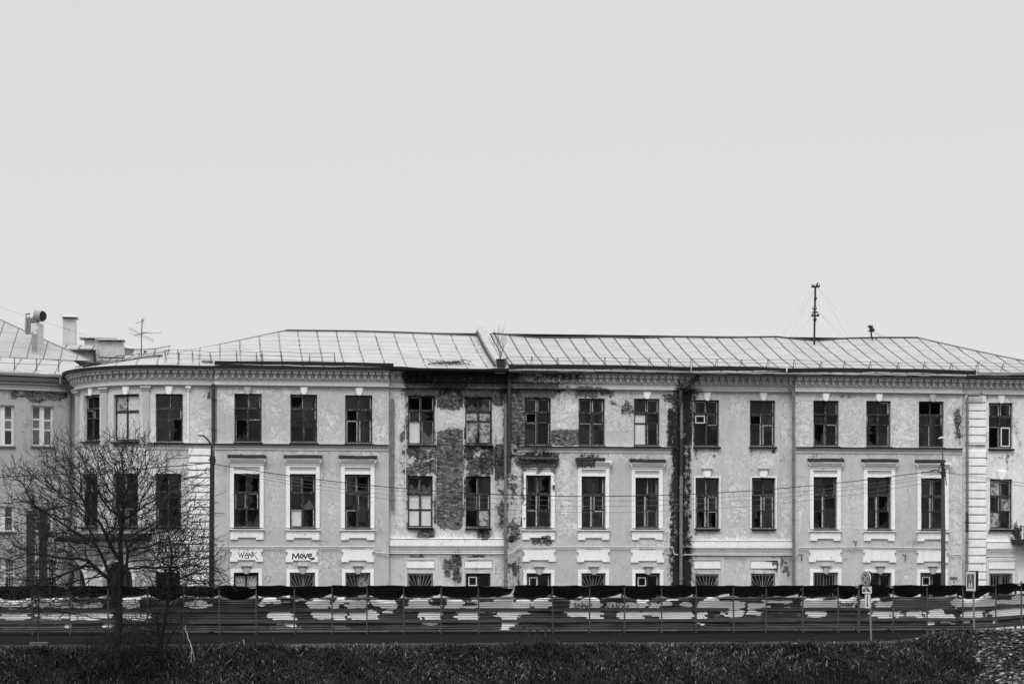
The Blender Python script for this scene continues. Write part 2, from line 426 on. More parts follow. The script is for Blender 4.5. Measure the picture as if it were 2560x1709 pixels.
# ------------------------------------------------------------------ wear map of the facade (survey coordinates: x0, y0, x1, y1, strength, feather)
BRICK = [(1091, 985, 1157, 1320, 1.15, 8), (1008, 915, 1300, 990, 1.0, 16), (1084, 975, 1164, 1016, 1.1, 12),
         (1230, 975, 1270, 1112, .9, 10), (1234, 1110, 1264, 1200, .95, 12), (1240, 1200, 1266, 1330, .52, 10), (1009, 1112, 1095, 1192, .70, 12), (1011, 1150, 1095, 1190, .74, 8), (1155, 1112, 1242, 1192, .78, 12), (1298, 1138, 1394, 1168, 1.15, 6), (1304, 1166, 1317, 1300, .55, 5), (1438, 1140, 1492, 1170, .8, 7), (1376, 1166, 1388, 1240, .4, 5),
         (1266, 945, 1316, 1114, 1.05, 10), (1298, 955, 1390, 997, .95, 10), (1385, 955, 1450, 985, .62, 12), (1436, 965, 1505, 997, .78, 10), (1376, 1068, 1448, 1114, 1.05, 7), (1376, 985, 1384, 1075, .7, 4), (1440, 985, 1447, 1110, .6, 4), (1306, 1000, 1313, 1110, .9, 4),
         (1012, 968, 1095, 992, 1.1, 8), (1155, 968, 1240, 994, 1.1, 8), (1191, 1316, 1230, 1347, .95, 6), (1042, 1322, 1084, 1347, .8, 6), (1012, 1000, 1021, 1110, .7, 4), (1086, 990, 1092, 1110, .8, 4),
         (1130, 1382, 1154, 1455, .9, 8), (1108, 1395, 1132, 1450, .72, 10), (1268, 1114, 1302, 1165, .62, 14), (1268, 1180, 1300, 1480, .52, 12), (1330, 1341, 1376, 1363, .9, 6), (1300, 1180, 1314, 1320, .5, 8),
         (1496, 970, 1535, 992, .75, 8), (1530, 995, 1592, 1050, .48, 14), (1912, 1400, 1948, 1422, .85, 8), (1655, 985, 1690, 1040, .46, 12),
         (2386, 1020, 2404, 1095, .66, 8), (515, 972, 530, 1002, .5, 8), (1256, 1190, 1270, 1340, .60, 6), (1013, 1170, 1022, 1320, .55, 6), (1205, 1340, 1225, 1352, .6, 6), (1020, 1385, 1060, 1402, .7, 6), (1165, 1385, 1215, 1402, .62, 6),
         (30, 976, 172, 1002, .80, 10), (130, 1000, 170, 1030, .5, 10), (1000, 1080, 1014, 1140, .5, 8), (2100, 985, 2140, 1000, .4, 8), (1955, 1395, 1985, 1450, .55, 10)]
SOOT = [(1004, 905, 1290, 962, 1.1, 10), (1060, 950, 1180, 985, .66, 14), (1684, 962, 1734, 1115, 1.1, 10), (1670, 1025, 1690, 1116, 1.1, 6), (1679, 1105, 1719, 1480, 1.12, 10), (1712, 1110, 1730, 1200, .72, 6), (1712, 1195, 1728, 1340, .5, 6), (1700, 1340, 1733, 1470, .9, 7), (1090, 985, 1158, 1020, .42, 14), (1010, 965, 1265, 1000, .46, 14), (1155, 1085, 1265, 1190, .42, 16), (1010, 1112, 1100, 1190, .30, 16), (1268, 915, 1470, 966, .66, 18), (1268, 925, 1420, 1000, .46, 18), (1440, 925, 1620, 950, .36, 14), (1298, 1136, 1394, 1158, .62, 8), (1268, 1080, 1320, 1150, .45, 14), (1258, 960, 1275, 1200, .7, 7), (1255, 1320, 1275, 1470, .4, 8), (1722, 965, 1762, 985, .7, 8), (1640, 935, 1765, 968, .42, 16),
        (1258, 975, 1272, 1180, .55, 8), (1180, 1090, 1240, 1130, .58, 12), (1105, 1095, 1160, 1200, .25, 18), (1195, 1315, 1215, 1345, .6, 8),
        (1305, 1110, 1390, 1165, .62, 10), (1445, 1128, 1490, 1160, .5, 10), (1138, 1370, 1147, 1440, .55, 6), (1700, 1340, 1733, 1460, .6, 8), (1673, 1395, 1684, 1420, .7, 5), (1270, 930, 1500, 950, .32, 12),
        (2395, 960, 2420, 990, .3, 10), (2525, 1315, 2560, 1350, .75, 10), (1272, 1340, 1284, 1352, .9, 5), (960, 925, 1020, 950, .35, 14), (2385, 1060, 2405, 1115, .32, 10)]
BARE = [(660, 1000, 722, 1060, .34, 20), (795, 1010, 860, 1100, .38, 20), (650, 1180, 715, 1330, .26, 24), (795, 1190, 855, 1330, .30, 24), (660, 1370, 850, 1450, .26, 20), (1660, 1190, 1690, 1330, .3, 10), (1810, 1150, 1870, 1330, .3, 20), (2100, 1180, 2160, 1330, .3, 20), (540, 964, 972, 984, .34, 12), (1270, 968, 1694, 990, .36, 12), (1987, 972, 2405, 992, .38, 12), (538, 965, 620, 1030, .52, 20), (620, 960, 740, 985, .5, 14), (570, 1112, 960, 1145, .42, 16), (670, 1060, 740, 1115, .38, 20), (928, 1050, 972, 1115, .5, 16), (930, 980, 968, 1060, .25, 20),
        (985, 985, 1014, 1330, .55, 14), (1270, 1115, 1312, 1340, .55, 18), (1376, 1000, 1446, 1076, .62, 14), (1376, 1120, 1450, 1340, .42, 22),
        (1512, 975, 1590, 1070, .6, 16), (1655, 975, 1690, 1060, .55, 14), (1480, 1112, 1600, 1145, .5, 14), (1590, 1115, 1680, 1145, .42, 14), (1740, 1120, 1800, 1165, .6, 14), (1730, 1325, 1985, 1350, .38, 12),
        (1868, 1120, 1948, 1160, .6, 12), (1950, 1000, 1982, 1120, .5, 12), (1955, 1180, 1982, 1340, .5, 12), (1808, 980, 1870, 1030, .55, 14), (1740, 980, 1810, 1000, .55, 10), (1865, 980, 1945, 1000, .5, 10),
        (1990, 975, 2050, 1110, .5, 18), (2095, 970, 2170, 1100, .36, 24), (2225, 970, 2300, 1100, .55, 20), (2362, 975, 2405, 1115, .6, 12), (2010, 1115, 2380, 1145, .42, 14),
        (2375, 1120, 2404, 1440, .55, 10), (1085, 1015, 1160, 1080, .30, 10), (1235, 1010, 1262, 1110, .3, 8), (975, 1325, 1262, 1350, .45, 10), (1030, 1385, 1262, 1460, .42, 14),
        (1850, 1395, 1985, 1460, .5, 14), (1390, 1300, 1450, 1330, .5, 10), (2420, 990, 2465, 1100, .5, 12), (2300, 1420, 2330, 1460, .3, 10), (500, 970, 536, 1010, .55, 10), (560, 1100, 700, 1150, .3, 15),
        (2260, 1430, 2300, 1460, .4, 8), (1990, 1200, 2010, 1330, .45, 10), (1580, 1290, 1690, 1460, .3, 15), (440, 965, 536, 1110, .30, 15), (160, 965, 210, 1100, .35, 15), (300, 1050, 400, 1110, .4, 15)]
HOLE = [(1088, 1018, 1158, 1078, 1., 6), (1238, 1018, 1258, 1105, .9, 5), (1376, 1005, 1446, 1070, 1, 8), (1040, 1122, 1080, 1150, .42, 8), (1180, 1124, 1212, 1148, .36, 8)]    # places where a sheet of plaster still hangs on
def field(P, regs, FK=1.7):
    v = np.zeros(len(P[0]))
    for x0, y0, x1, y1, s, f in regs:
        dx = np.maximum(x0 - P[0], P[0] - x1); dy = np.maximum(y0 - P[1], P[1] - y1)
        f = min(f * FK, .45 * min(x1 - x0, y1 - y0)); rr_ = .35 * min(x1 - x0, y1 - y0); dx = dx + rr_; dy = dy + rr_
        d = np.where((dx > 0) & (dy > 0), np.hypot(dx, dy), np.maximum(dx, dy)) - rr_
        v = np.maximum(v, s * np.clip(.5 - d / (2 * f), 0, 1) * np.where(d < 0, 1, 1))
    return v
def nproj(V):
    u = V[:, 0] * CT - (V[:, 1] + CAM_D) * ST; ww = V[:, 0] * ST + (V[:, 1] + CAM_D) * CT
    return 1280 + FPX * u / ww, HOR - FPX * (V[:, 2] - CAM_Z) / ww
def wear(ob, base=.15):
    me = ob.data; n = len(me.vertices); V = np.empty(n * 3); me.vertices.foreach_get('co', V); V = V.reshape(-1, 3)
    if ob.parent is None: V = V + np.array(ob.location)
    P = nproj(V)
    b = 1.12 * field(P, BRICK) - 1.2 * field(P, HOLE)
    for name, arr in (('brick', b), ('soot', field(P, SOOT)), ('bare', base + 1.2 * field(P, BARE))):
        a = me.attributes.new(name, 'FLOAT', 'POINT'); a.data.foreach_set('value', arr.astype(np.float32))
    tone = np.interp(P[0], [0, 536, 538, 972, 974, 1266, 1268, 1694, 1696, 1986, 1988, 2404, 2406, 2700], [1.16, 1.16, .97, .97, 1.16, 1.16, 1.0, 1.0, 1.06, 1.06, 1.05, 1.05, 1.5, 1.5])
    a = me.attributes.new('tone', 'FLOAT', 'POINT'); a.data.foreach_set('value', tone.astype(np.float32))
    return ob

# ------------------------------------------------------------------ the abandoned building
ZE = Z_(540, 912, -.65)                        # edge of the eaves
ZW = ZE - .10
ARC_R = 5.0
XA0 = X_(433, .25)
SC = Sec(.25, (XA0, ARC_R)); SA = Sec(0); SB = Sec(.3); SCC = Sec(0); SD = Sec(.3); SE = Sec(0); SF = Sec(.25)
EDGE = {'A0': X_(537, 0), 'B0': X_(972, 0), 'C0': X_(1268, 0), 'D0': X_(1694, 0), 'E0': X_(1987, 0), 'F0': X_(2405, 0), 'F1': X_(2735, .25)}
UC0 = XA0 - ARC_R * 1.85
building = empty('abandoned_building', (0, 0, 0), 'long derelict three storey building with peeling plaster, bare brick and broken windows', 'building')

# windows: section, x0, x1, y top, y sill, kind, panes (top, middle, bottom; left then right), sill overhang
#   g glass  x missing  k broken  b peeling white board  w white cloth  m mottled board  d dim curtain
W3 = [(SC, 209, 249, 987, 1101, '3', 'ggddgd'), (SC, 284, 348, 985, 1102, 'b', 'mbbbbb'), (SC, 389, 457, 984, 1104, '3', 'gggggk'),
      (SA, 586, 654, 983.5, 1104, '3', 'ggggkg'), (SA, 726, 793, 985.5, 1105, '3', 'kggggg'), (SA, 863, 931, 987.5, 1107, '3', 'ggxgxg'),
      (SB, 1020, 1087, 989, 1110, '3', 'xxdkwh'), (SB, 1163, 1230, 992, 1110, '3', 'hhmmmm'),
      (SCC, 1312, 1377, 994, 1112, '3', 'ggxdgg'), (SCC, 1446.5, 1512, 995.6, 1113, '3', 'gggggg'), (SCC, 1585, 1649, 996, 1113.5, '3', 'ggwgwg'),
      (SD, 1735, 1798, 999.5, 1115, '3', 'ggvggg'), (SD, 1875, 1938, 1000.5, 1115, '3', 'ggxggg'),
      (SE, 2033.6, 2097, 1000.8, 1114, '3', 'ggggkg'), (SE, 2165.6, 2227, 1001.8, 1115, '3', 'ggdgkg'), (SE, 2297, 2359.5, 1002.7, 1117, '3', 'xxgggg'),
      (SF, 2472, 2531.6, 1006.5, 1120, '3', 'ggggxv')]
W2 = [(SC, 203, 244, 1183, 1315, '2', 'ggggxg'), (SC, 283, 345, 1183, 1315, '2', 'gxgxgg'), (SC, 389, 452.5, 1183, 1315, '2', 'kggxgg'),
      (SA, 585, 649, 1184, 1317, '2', 'kkgkkk'), (SA, 725, 789, 1184.6, 1318, '2', 'gxghwk'), (SA, 862.5, 926, 1185.6, 1318.5, '2', 'gkggkg'),
      (SB, 1019.7, 1082, 1188.6, 1317, '2', 'hhwwww'), (SB, 1164, 1227, 1189.6, 1318, '2', 'kgggxm'),
      (SCC, 1315, 1377, 1188, 1318, '2', 'gkkxgg'), (SCC, 1454, 1513, 1190.6, 1318.5, '2', 'gggggd'), (SCC, 1588.4, 1646.5, 1193.7, 1318.5, '2', 'gggggg'),
      (SD, 1739, 1797, 1193.7, 1320, '2', 'ggggkk'), (SD, 1879.6, 1937.6, 1193.7, 1320, '2', 'dgdgkg'),
      (SE, 2033.6, 2091.6, 1192, 1321, '2', 'ggggkg'), (SE, 2168, 2227, 1193, 1321.5, '2', 'dggkgk'), (SE, 2302, 2361, 1195, 1322.5, '2', 'gggggg'),
      (SF, 2475, 2530.7, 1197, 1321, '2', 'mggmmg')]
W1 = [(SC, 389, 450, 1430, 1560, 'g', 'gg', 0), (SA, 584, 646, 1431.3, 1560, 'g', 'ww', 2), (SA, 724, 787, 1431.5, 1560, 'g', 'dd', 1), (SA, 863, 925, 1431.7, 1560, 'g', 'dm', 1),
      (SB, 1019, 1082.5, 1432, 1560, 'g', 'gg', 1), (SB, 1164, 1226.5, 1432, 1560, 'g', 'vg', 0), (SCC, 1316, 1377, 1433, 1560, 'g', 'vg', 0), (SCC, 1453, 1513, 1433, 1560, 'g', 'gg', 1),
      (SCC, 1588, 1649, 1433, 1560, 'g', 'vg', 0), (SD, 1737, 1796.5, 1434, 1560, 'g', 'gg', 1), (SD, 1877.6, 1938, 1432.5, 1560, 'g', 'gg', 1),
      (SE, 2032.6, 2093.6, 1431.4, 1560, 'g', 'gg', 3), (SE, 2170, 2227, 1432, 1560, 'g', 'gg', 0), (SE, 2300, 2360, 1432, 1560, 'g', 'vg', 0), (SF, 2473, 2532, 1432, 1560, 'g', 'gg', 3)]
for wd in W3:
    if wd[0] is not SC: SOOT += [(wd[1] - 6, wd[4] + 4, wd[1] + 12, wd[4] + rng.uniform(14, 34), .40, 6), (wd[2] - 14, wd[4] + 4, wd[2] + 7, wd[4] + rng.uniform(10, 40), .40, 6)]
for wd in W2:
    if wd[0] is not SC: SOOT += [(wd[1] - 8, wd[4] + 3, wd[1] + rng.uniform(0, 14), wd[4] + rng.uniform(10, 24), .36, 5), (wd[1] - 14, 1140, wd[2] + 14, 1148, .34, 5), (wd[1] - 9, wd[3] - 8, wd[1] + 4, wd[3] + 40, .22, 6)]
def rect(wd):
    sec = wd[0]; u0 = sec.px(wd[1]); u1 = sec.px(wd[2]); um = (u0 + u1) / 2
    q = sec.p(um, 5, 0); pxm = (wd[1] + wd[2]) / 2
    return u0, u1, Z_(pxm, wd[4], q.y), Z_(pxm, wd[3], q.y)
ALLW = [(wd, rect(wd)) for wd in W3 + W2 + W1]
ARCHES = []
for a0, a1, yt in ((168, 217, 1405), (257, 331, 1404)):
    u0, u1 = SC.px(a0), SC.px(a1); q = SC.p((u0 + u1) / 2, 2, 0)
    ARCHES.append((u0, u1, .05, Z_((a0 + a1) / 2, yt, q.y)))

DR = .30                                        # depth of the window reveals
def wall_part(mb, sec, u0, u1, ops, z0=-.3, z1=None, step=.13):
    z1 = ZW if z1 is None else z1
    def lines(a, b, keys, st):
        ks = sorted(set([a, b] + [k for k in keys if a < k < b])); l = []
        for i in range(len(ks) - 1):
            n = max(1, int(round((ks[i + 1] - ks[i]) / st)))
            l += [ks[i] + (ks[i + 1] - ks[i]) * j / n for j in range(n)]
        return l + [ks[-1]]
    U = lines(u0, u1, [k for o in ops for k in o[:2]] + ([sec.arc[0]] if sec.arc else []), step)
    Zs = lines(z0, z1, [k for o in ops for k in o[2:4]], step)
    o0 = len(mb.v); nz = len(Zs)
    for u in U: mb.v += [tuple(sec.p(u, z, 0)) for z in Zs]
    for i in range(len(U) - 1):
        um = (U[i] + U[i + 1]) / 2; oc = [o for o in ops if o[0] < um < o[1]]
        for j in range(nz - 1):
            zm = (Zs[j] + Zs[j + 1]) / 2
            if any(o[2] < zm < o[3] for o in oc): continue
            a = o0 + i * nz + j
            mb.f.append((a, a + nz, a + nz + 1, a + 1))
    for o in ops:
        P = lambda u, z, d: sec.p(u, z, d)
        a, b, c, d = o
        us = sec.us(a, b)
        for k in range(len(us) - 1):
            mb.quad(P(us[k], c, 0), P(us[k + 1], c, 0), P(us[k + 1], c, -DR), P(us[k], c, -DR))
            mb.quad(P(us[k], d, -DR), P(us[k + 1], d, -DR), P(us[k + 1], d, 0), P(us[k], d, 0))
        mb.quad(P(a, c, -DR), P(a, d, -DR), P(a, d, 0), P(a, c, 0)); mb.quad(P(b, c, 0), P(b, d, 0), P(b, d, -DR), P(b, c, -DR))
mb = MB()
runs = [(SC, UC0, EDGE['A0']), (SA, EDGE['A0'], EDGE['B0']), (SB, EDGE['B0'], EDGE['C0']), (SCC, EDGE['C0'], EDGE['D0']), (SD, EDGE['D0'], EDGE['E0']), (SE, EDGE['E0'], EDGE['F0']), (SF, EDGE['F0'], EDGE['F1'])]
for sec, a, b in runs:
    ops = [r for wd, r in ALLW if wd[0] is sec] + (ARCHES if sec is SC else [])
    wall_part(mb, sec, a, b, ops)
for k in range(len(runs) - 1):                  # returns where the front steps in or out
    x = runs[k][2]; y0, y1 = runs[k][0].Y, runs[k + 1][0].Y
    n = 40
    for i in range(n):
        za, zb = -.3 + (ZW + .3) * i / n, -.3 + (ZW + .3) * (i + 1) / n
        mb.quad((x, y0, za), (x, y1, za), (x, y1, zb), (x, y0, zb))
YB = 15.2
aL = SC.p(UC0, 0, 0)
mb.quad((aL.x, aL.y, -.3), (aL.x, YB, -.3), (aL.x, YB, ZW), (aL.x, aL.y, ZW))
mb.quad((aL.x, YB, -.3), (EDGE['F1'], YB, -.3), (EDGE['F1'], YB, ZW), (aL.x, YB, ZW))
mb.quad((EDGE['F1'], YB, -.3), (EDGE['F1'], .25, -.3), (EDGE['F1'], .25, ZW), (EDGE['F1'], YB, ZW))
wear(mb.build('wall', M['wall'], building))
# arch heads over the two doorways in the rounded corner
for (u0, u1, z0, z1) in ARCHES:
    m2 = MB(); r = (u1 - u0) / 2; um = (u0 + u1) / 2; N = 10
    for s in (-1, 1):
        pts = [(um + s * r, z1 - r), (um + s * r, z1)] + [(um + s * r * math.sin(t), z1 - r + r * math.cos(t)) for t in [math.pi / 2 * i / N for i in range(N)]]
        pts = [(um + s * r, z1)] + [(um + s * r * math.sin(math.pi / 2 * i / N), z1 - r + r * math.cos(math.pi / 2 * i / N)) for i in range(N + 1)]
        spoly(m2, SC, pts if s < 0 else pts[::-1], -DR, .004)
    # radiating hood band
    for i in range(2 * N):
        t0, t1 = -math.pi / 2 + math.pi * i / (2 * N), -math.pi / 2 + math.pi * (i + 1) / (2 * N)
        q = [(um + rr * math.sin(t), z1 - r + rr * math.cos(t)) for rr, t in ((r + .02, t0), (r + .16, t0), (r + .16, t1), (r + .02, t1))]
        spoly(m2, SC, q, -.02, .06)
    wear(m2.build('door_arch', M['trim'], building))
    m3 = MB()
    spoly(m3, SC, [(u0, z0), (u1, z0), (u1, z1), (u0, z1)], -DR - .08, -DR + .02)
    for k in range(5):
        uu = u0 + (u1 - u0) * (k + .5) / 5; sbox(m3, SC, uu - .10, uu + .10, z0 + .05, z1 - .5, -DR + .02, -DR + .05)
    m3.build('door', M['dark_metal'], building)
# rooms behind: floors, a spine wall and cross walls, all unlit
mb = MB()
for z in (.1, Z_(600, 1385, 0), Z_(600, 1150, 0)):
    mb.box(XA0 - 2.2, EDGE['F1'] - .2, 1.15, YB - .2, z - .2, z); mb.box(aL.x + .3, XA0 - 2.203, 3.4, YB - .2, z - .2, z)
mb.box(aL.x + 1.2, EDGE['F1'] - .2, 5.6, 5.75, .1, ZW - .2)
mb.box(XA0 - 1.4, EDGE['F1'] - .2, .75, YB - .2, ZW - .22, ZW - .06); mb.box(XA0 - 4.4, XA0 - 1.403, 3.6, YB - .2, ZW - .22, ZW - .06)
for px in (365, 505, 690, 972, 1125, 1268, 1480, 1694, 1840, 1987, 2130, 2265, 2405):
    x = X_(px, .8); mb.box(x - .1, x + .1, .75, 5.6, .12, ZW - .23)
mb.build('interior', M['interior'], building)

# ------------------------------------------------------------------ cornice and string courses
def fine(u0, u1, st=.45):
    n = max(1, int((u1 - u0) / st)); return [u0 + (u1 - u0) * i / n for i in range(n + 1)]
def lprof(mb, sec, u0, u1, poly):
    us = fine(u0, u1)
    for i in range(len(us) - 1): prof(mb, sec, us[i], us[i + 1], poly)
zc = lambda px: ZE - px / 50.6                  # heights read down from the eaves in survey units
for idx, (sec, a, b) in enumerate(runs):
    mb = MB()
    if sec is SC: a = XA0 - ARC_R * 1.62
    ex = .0
    lprof(mb, sec, a, b, [(-.02, zc(11)), (.44, zc(11)), (.50, zc(9)), (.50, zc(6)), (-.02, zc(6))])
    lprof(mb, sec, a, b, [(-.02, zc(29)), (.09, zc(29)), (.09, zc(11)), (-.02, zc(11))])
    lprof(mb, sec, a, b, [(-.02, zc(33)), (.10, zc(33)), (.17, zc(31)), (.17, zc(29.5)), (-.02, zc(29))])
    lprof(mb, sec, a, b, [(-.02, zc(44)), (.06, zc(44)), (.06, zc(33)), (-.02, zc(33))])
    lprof(mb, sec, a, b, [(-.02, zc(49)), (.07, zc(49)), (.10, zc(47.5)), (.20, zc(46)), (.20, zc(43.5)), (-.02, zc(43.5))])
    n = int(round((b - a) / .345))
    for i in range(n):
        u = a + (i + .5) * (b - a) / n; jit = rng.uniform(-.012, .012)
        if sec is SB and i > 2 and rng.random() < .62: continue
        if sec is SCC and i < 7 and rng.random() < .55: continue
        sbox(mb, sec, u - .055 + jit, u + .055 + jit, zc(28.6), zc(15.5), .085, .26)
        sbox(mb, sec, u - .135 + jit, u + .135 + jit, zc(17.5), zc(11.3), .088, .38)
        spoly(mb, sec, [(u - .135, zc(17.4)), (u - .05, zc(22)), (u + .05, zc(22)), (u + .135, zc(17.4))][::-1], .086, .20)
    wear(mb.build('cornice', M['cornice'], building))
# string course below the top windows
def course(sec, px0, px1, y0, y1):
    mb = MB(); u0, u1 = sec.px(px0), sec.px(px1)
    z = Z_(px0, y0, sec.p(u0, 0, 0).y) if sec is not SC else Z_(422, y0, .25)
    lprof(mb, sec, u0, u1, [(-.02, z - .34), (.04, z - .34), (.05, z - .22), (.10, z - .18), (.13, z - .05), (.13, z - .01), (-.02, z - .01)])
    wear(mb.build('string_course', M['cornice'], building))
    m2 = MB(); us = fine(u0, u1, .9)
    for i in range(len(us) - 1):
        j0, j1 = rng.uniform(-.012, .012), rng.uniform(-.012, .012)
        prof(m2, sec, us[i], us[i + 1], [(-.01, z), (.20, z - .05 + j0), (.20, z - .10 + j0), (-.01, z - .012)])
    m2.build('sheet_flashing', M['flash'], building)
course(SA, 538, 971, 1106, 0); course(SCC, 1292, 1693, 1112.5, 0); course(SE, 1989, 2404, 1115, 0); course(SC, 372, 536, 1105, 0)
# lower band of the recessed bays and the thin courses beneath it
for sec, p0, p1, y in ((SB, 973, 1266, 1345), (SD, 1697, 1985, 1350), (SF, 2465, 2540, 1353)):
    mb = MB(); u0, u1 = sec.px(p0), sec.px(p1); z = Z_(p0, y, sec.Y)
    lprof(mb, sec, u0, u1, [(-.02, z - .40), (.10, z - .40), (.12, z - .36), (.12, z - .03), (.16, z), (-.02, z + .04)])
    for k in range(3):
        q = z - .50 - k * .10
        lprof(mb, sec, u0, u1, [(-.02, q - .055), (.06, q - .055), (.10 - .02 * k, q), (-.02, q)])
    wear(mb.build('string_course', M['trim'], building))
mb = MB()                                       # cornice over the rounded ground floor
z = Z_(350, 1352, .3)
lprof(mb, SC, XA0 - ARC_R * 1.6, SC.px(470), [(-.02, z - .5), (.06, z - .5), (.10, z - .36), (.14, z - .3), (.14, z - .2), (.22, z - .1), (.22, z), (-.02, z)])
wear(mb.build('string_course', M['trim'], building))
# porch canopy wrapping the rounded corner
mb = MB(); z = Z_(330, 1350, .3)
us = fine(XA0 - ARC_R * 1.62, SC.px(380), .5)
for i in range(len(us) - 1):
    j = rng.uniform(-.03, .03)
    prof(mb, SC, us[i], us[i + 1], [(.02, z + .02), (1.05, z + .02 + j), (1.05, z + .13 + j), (.8, z + .2), (.02, z + .36)])
mb.build('porch_canopy', M['flash'], building)

# ------------------------------------------------------------------ windows
def window(wd, r):
    sec, kind, panes = wd[0], wd[5], wd[6]
    u0, u1, z0, z1 = r; W, H = u1 - u0, z1 - z0; um = (u0 + u1) / 2 + rng.uniform(-.015, .015)
    D0, D1 = -.27, -.17
    f = MB(); B = lambda a, b, c, d, e0=D0, e1=D1: sbox(f, sec, a, b, c, d, e0, e1)
    fw = .075
    B(u0 + .003, u0 + fw, z0 + .003, z1 - .003); B(u1 - fw, u1 - .003, z0 + .003, z1 - .003)
    B(u0 + fw + .001, u1 - fw - .001, z1 - fw, z1 - .003); B(u0 + fw + .001, u1 - fw - .001, z0 + .003, z0 + fw)
    if kind == 'g': tr = []; 
    elif kind == 'b': tr = [z1 - .36 * H]
    elif kind == '3': tr = [z1 - .30 * H, z1 - .52 * H]
    else: tr = [z1 - .345 * H, z1 - .655 * H]
    levels = [z1 - fw] + tr + [z0 + fw]
    for i, z in enumerate(tr):
        if i == 0: B(u0 + fw + .001, u1 - fw - .001, z - .055, z + .05, D0 - .01, D1 + .03)
        else:
            o = rng.uniform(-.03, .03)
            B(u0 + fw + .001, um - .052, z - .025 + o, z + .025 + o, D0 + .01, D1 - .01); B(um + .052, u1 - fw - .001, z - .025, z + .025, D0 + .01, D1 - .01)
    if tr:
        B(um - .035, um + .035, tr[0] + .052, z1 - fw - .001); B(um - .05, um + .05, z0 + fw + .001, tr[0] - .057, D0 - .005, D1 + .01)
    else: B(um - .05, um + .05, z0 + fw + .001, z1 - fw - .001)
    win = f.build('window', M['wood'], building)
    # paler sash edges, glass and whatever closes the panes
    s = MB(); g = MB(); extra = {}
    def put(name, mat): return extra.setdefault((name, mat), MB())
    nrow = len(levels) - 1
    for ri in range(nrow):
        za, zb = levels[ri + 1] + (.03 if ri < nrow - 1 else .0), levels[ri] - (.06 if ri == 1 else .0 if ri == 0 else .03)
        for ci in range(2):
            mw = .036 if (ri == 0 and tr) else .052
            a, b = (u0 + fw, um - mw) if ci == 0 else (um + mw, u1 - fw)
            k = panes[min(ri * 2 + ci, len(panes) - 1)]
            if rng.random() < .62 and kind != 'b':
                e = rng.choice((.02, .028, .04))
                if rng.random() < .8: sbox(s, sec, b - e, b - .001, za + .005, zb - .005, D0 + .02, D1 - .005)
                if rng.random() < .45: sbox(s, sec, a + .001, a + e, za + .005, zb - .005, D0 + .02, D1 - .005)
                if rng.random() < .45: sbox(s, sec, a + e + .001, b - e - .001, zb - e, zb - .001, D0 + .02, D1 - .005)
            if kind == '2' and sec in (SCC, SD, SE) and ri and not ci and k != 'x': sbox(s, sec, b - .062, b - .042, za + .005, zb - .005, D0 + .02, D1 - .004); sbox(s, sec, b - .041, b - .002, za + .005, zb - .005, D0 + .02, D1 + .004)
            if k == 'v':
                v = put('vent_sash', 'white_frame'); t_ = .045
                va, vb, vz0, vz1 = a + .02, b - .02, (za + .02 if kind == '3' else zb - .55), zb - .02
                if kind == 'g': va, vb = a + .08, a + .50; vz1 = zb - .10
                sbox(v, sec, va, vb, vz1 - t_, vz1, D1, D1 + .03); sbox(v, sec, va, vb, vz0, vz0 + t_, D1, D1 + .03)
                sbox(v, sec, va, va + t_, vz0 + t_, vz1 - t_, D1, D1 + .03); sbox(v, sec, vb - t_, vb, vz0 + t_, vz1 - t_, D1, D1 + .03)
            if k in 'gvdh':
                tl = rng.uniform(-.004, .004)
                P = [sec.p(a, za, -.225), sec.p(b, za, -.225 + tl), sec.p(b, zb, -.225 + tl), sec.p(a, zb, -.225)]
                g.quad(*P)
            if k == 'k':                         # broken: a ragged shard left round the rim
                n = 9; side = rng.choice((0, 1)); pts = [(a, za), (b, za)]
                if side == 0:
                    hh = [za + (zb - za) * min(1, max(.05, rng.uniform(.05, .35) + (.55 if i < 3 else 0) * rng.random())) for i in range(n)]
                    for i in range(n): pts.append((b - (b - a) * i / (n - 1), hh[i]))
                else:
                    pts = [(a, za)]; 
                    for i in range(n): pts.append((a + (b - a) * rng.uniform(.15, .75), za + (zb - za) * i / (n - 1)))
                    pts.append((a, zb))
                vs = [sec.p(u, z, -.225) for u, z in pts]; g.add(vs, [tuple(range(len(vs)))])
            if k == 'd': sbox(put('curtain', 'cloth_dim'), sec, a + (b - a) * .1, b, za, zb, -.62, -.60)
            if k == 'w': sbox(put('curtain', 'cloth'), sec, a + .004, b - .004, za, zb - (zb - za) * rng.uniform(0, .05), -.232, -.228)
            if k == 'h':
                n = 6; pts = [(a + .004, za), (b - .004, za)] + [(b - .004 - (b - a - .008) * i / n, za + (zb - za) * (.42 + .16 * math.sin(i * 1.3 + u0 * 5) + rng.uniform(-.06, .06))) for i in range(n + 1)]
                spoly(put('curtain', 'cloth'), sec, pts, -.30, -.296)
            if k == 'b': sbox(put('board', 'board'), sec, a + .01, b - .01, za + .02, zb - .02, D0 + .01, D1 - .02)
            if k == 'm': sbox(put('board', 'mottled'), sec, a + .01, b - .01, za + .02, zb - .02, D0 + .02, D1 - .03)
    if s.v: s.build('sash_edge', M['wood_pale'], win)
    if g.v: g.build('glass', M['glass'], win)
    for (nm, mt), q in extra.items(): q.build(nm, M[mt], win)
    # sill
    if kind in '3b2':
        q = MB(); ov = .05 if kind == '3' else .02
        q2 = rng.uniform(-.015, .015)
        prof(q, sec, u0 - ov, u1 + ov, [(-.20, z0 + .003), (-.20, z0 - .02), (.15, z0 - .12 + q2), (.17, z0 - .05 + q2), (.17, z0 - .03)])
        q.build('sill', M['flash'], win)
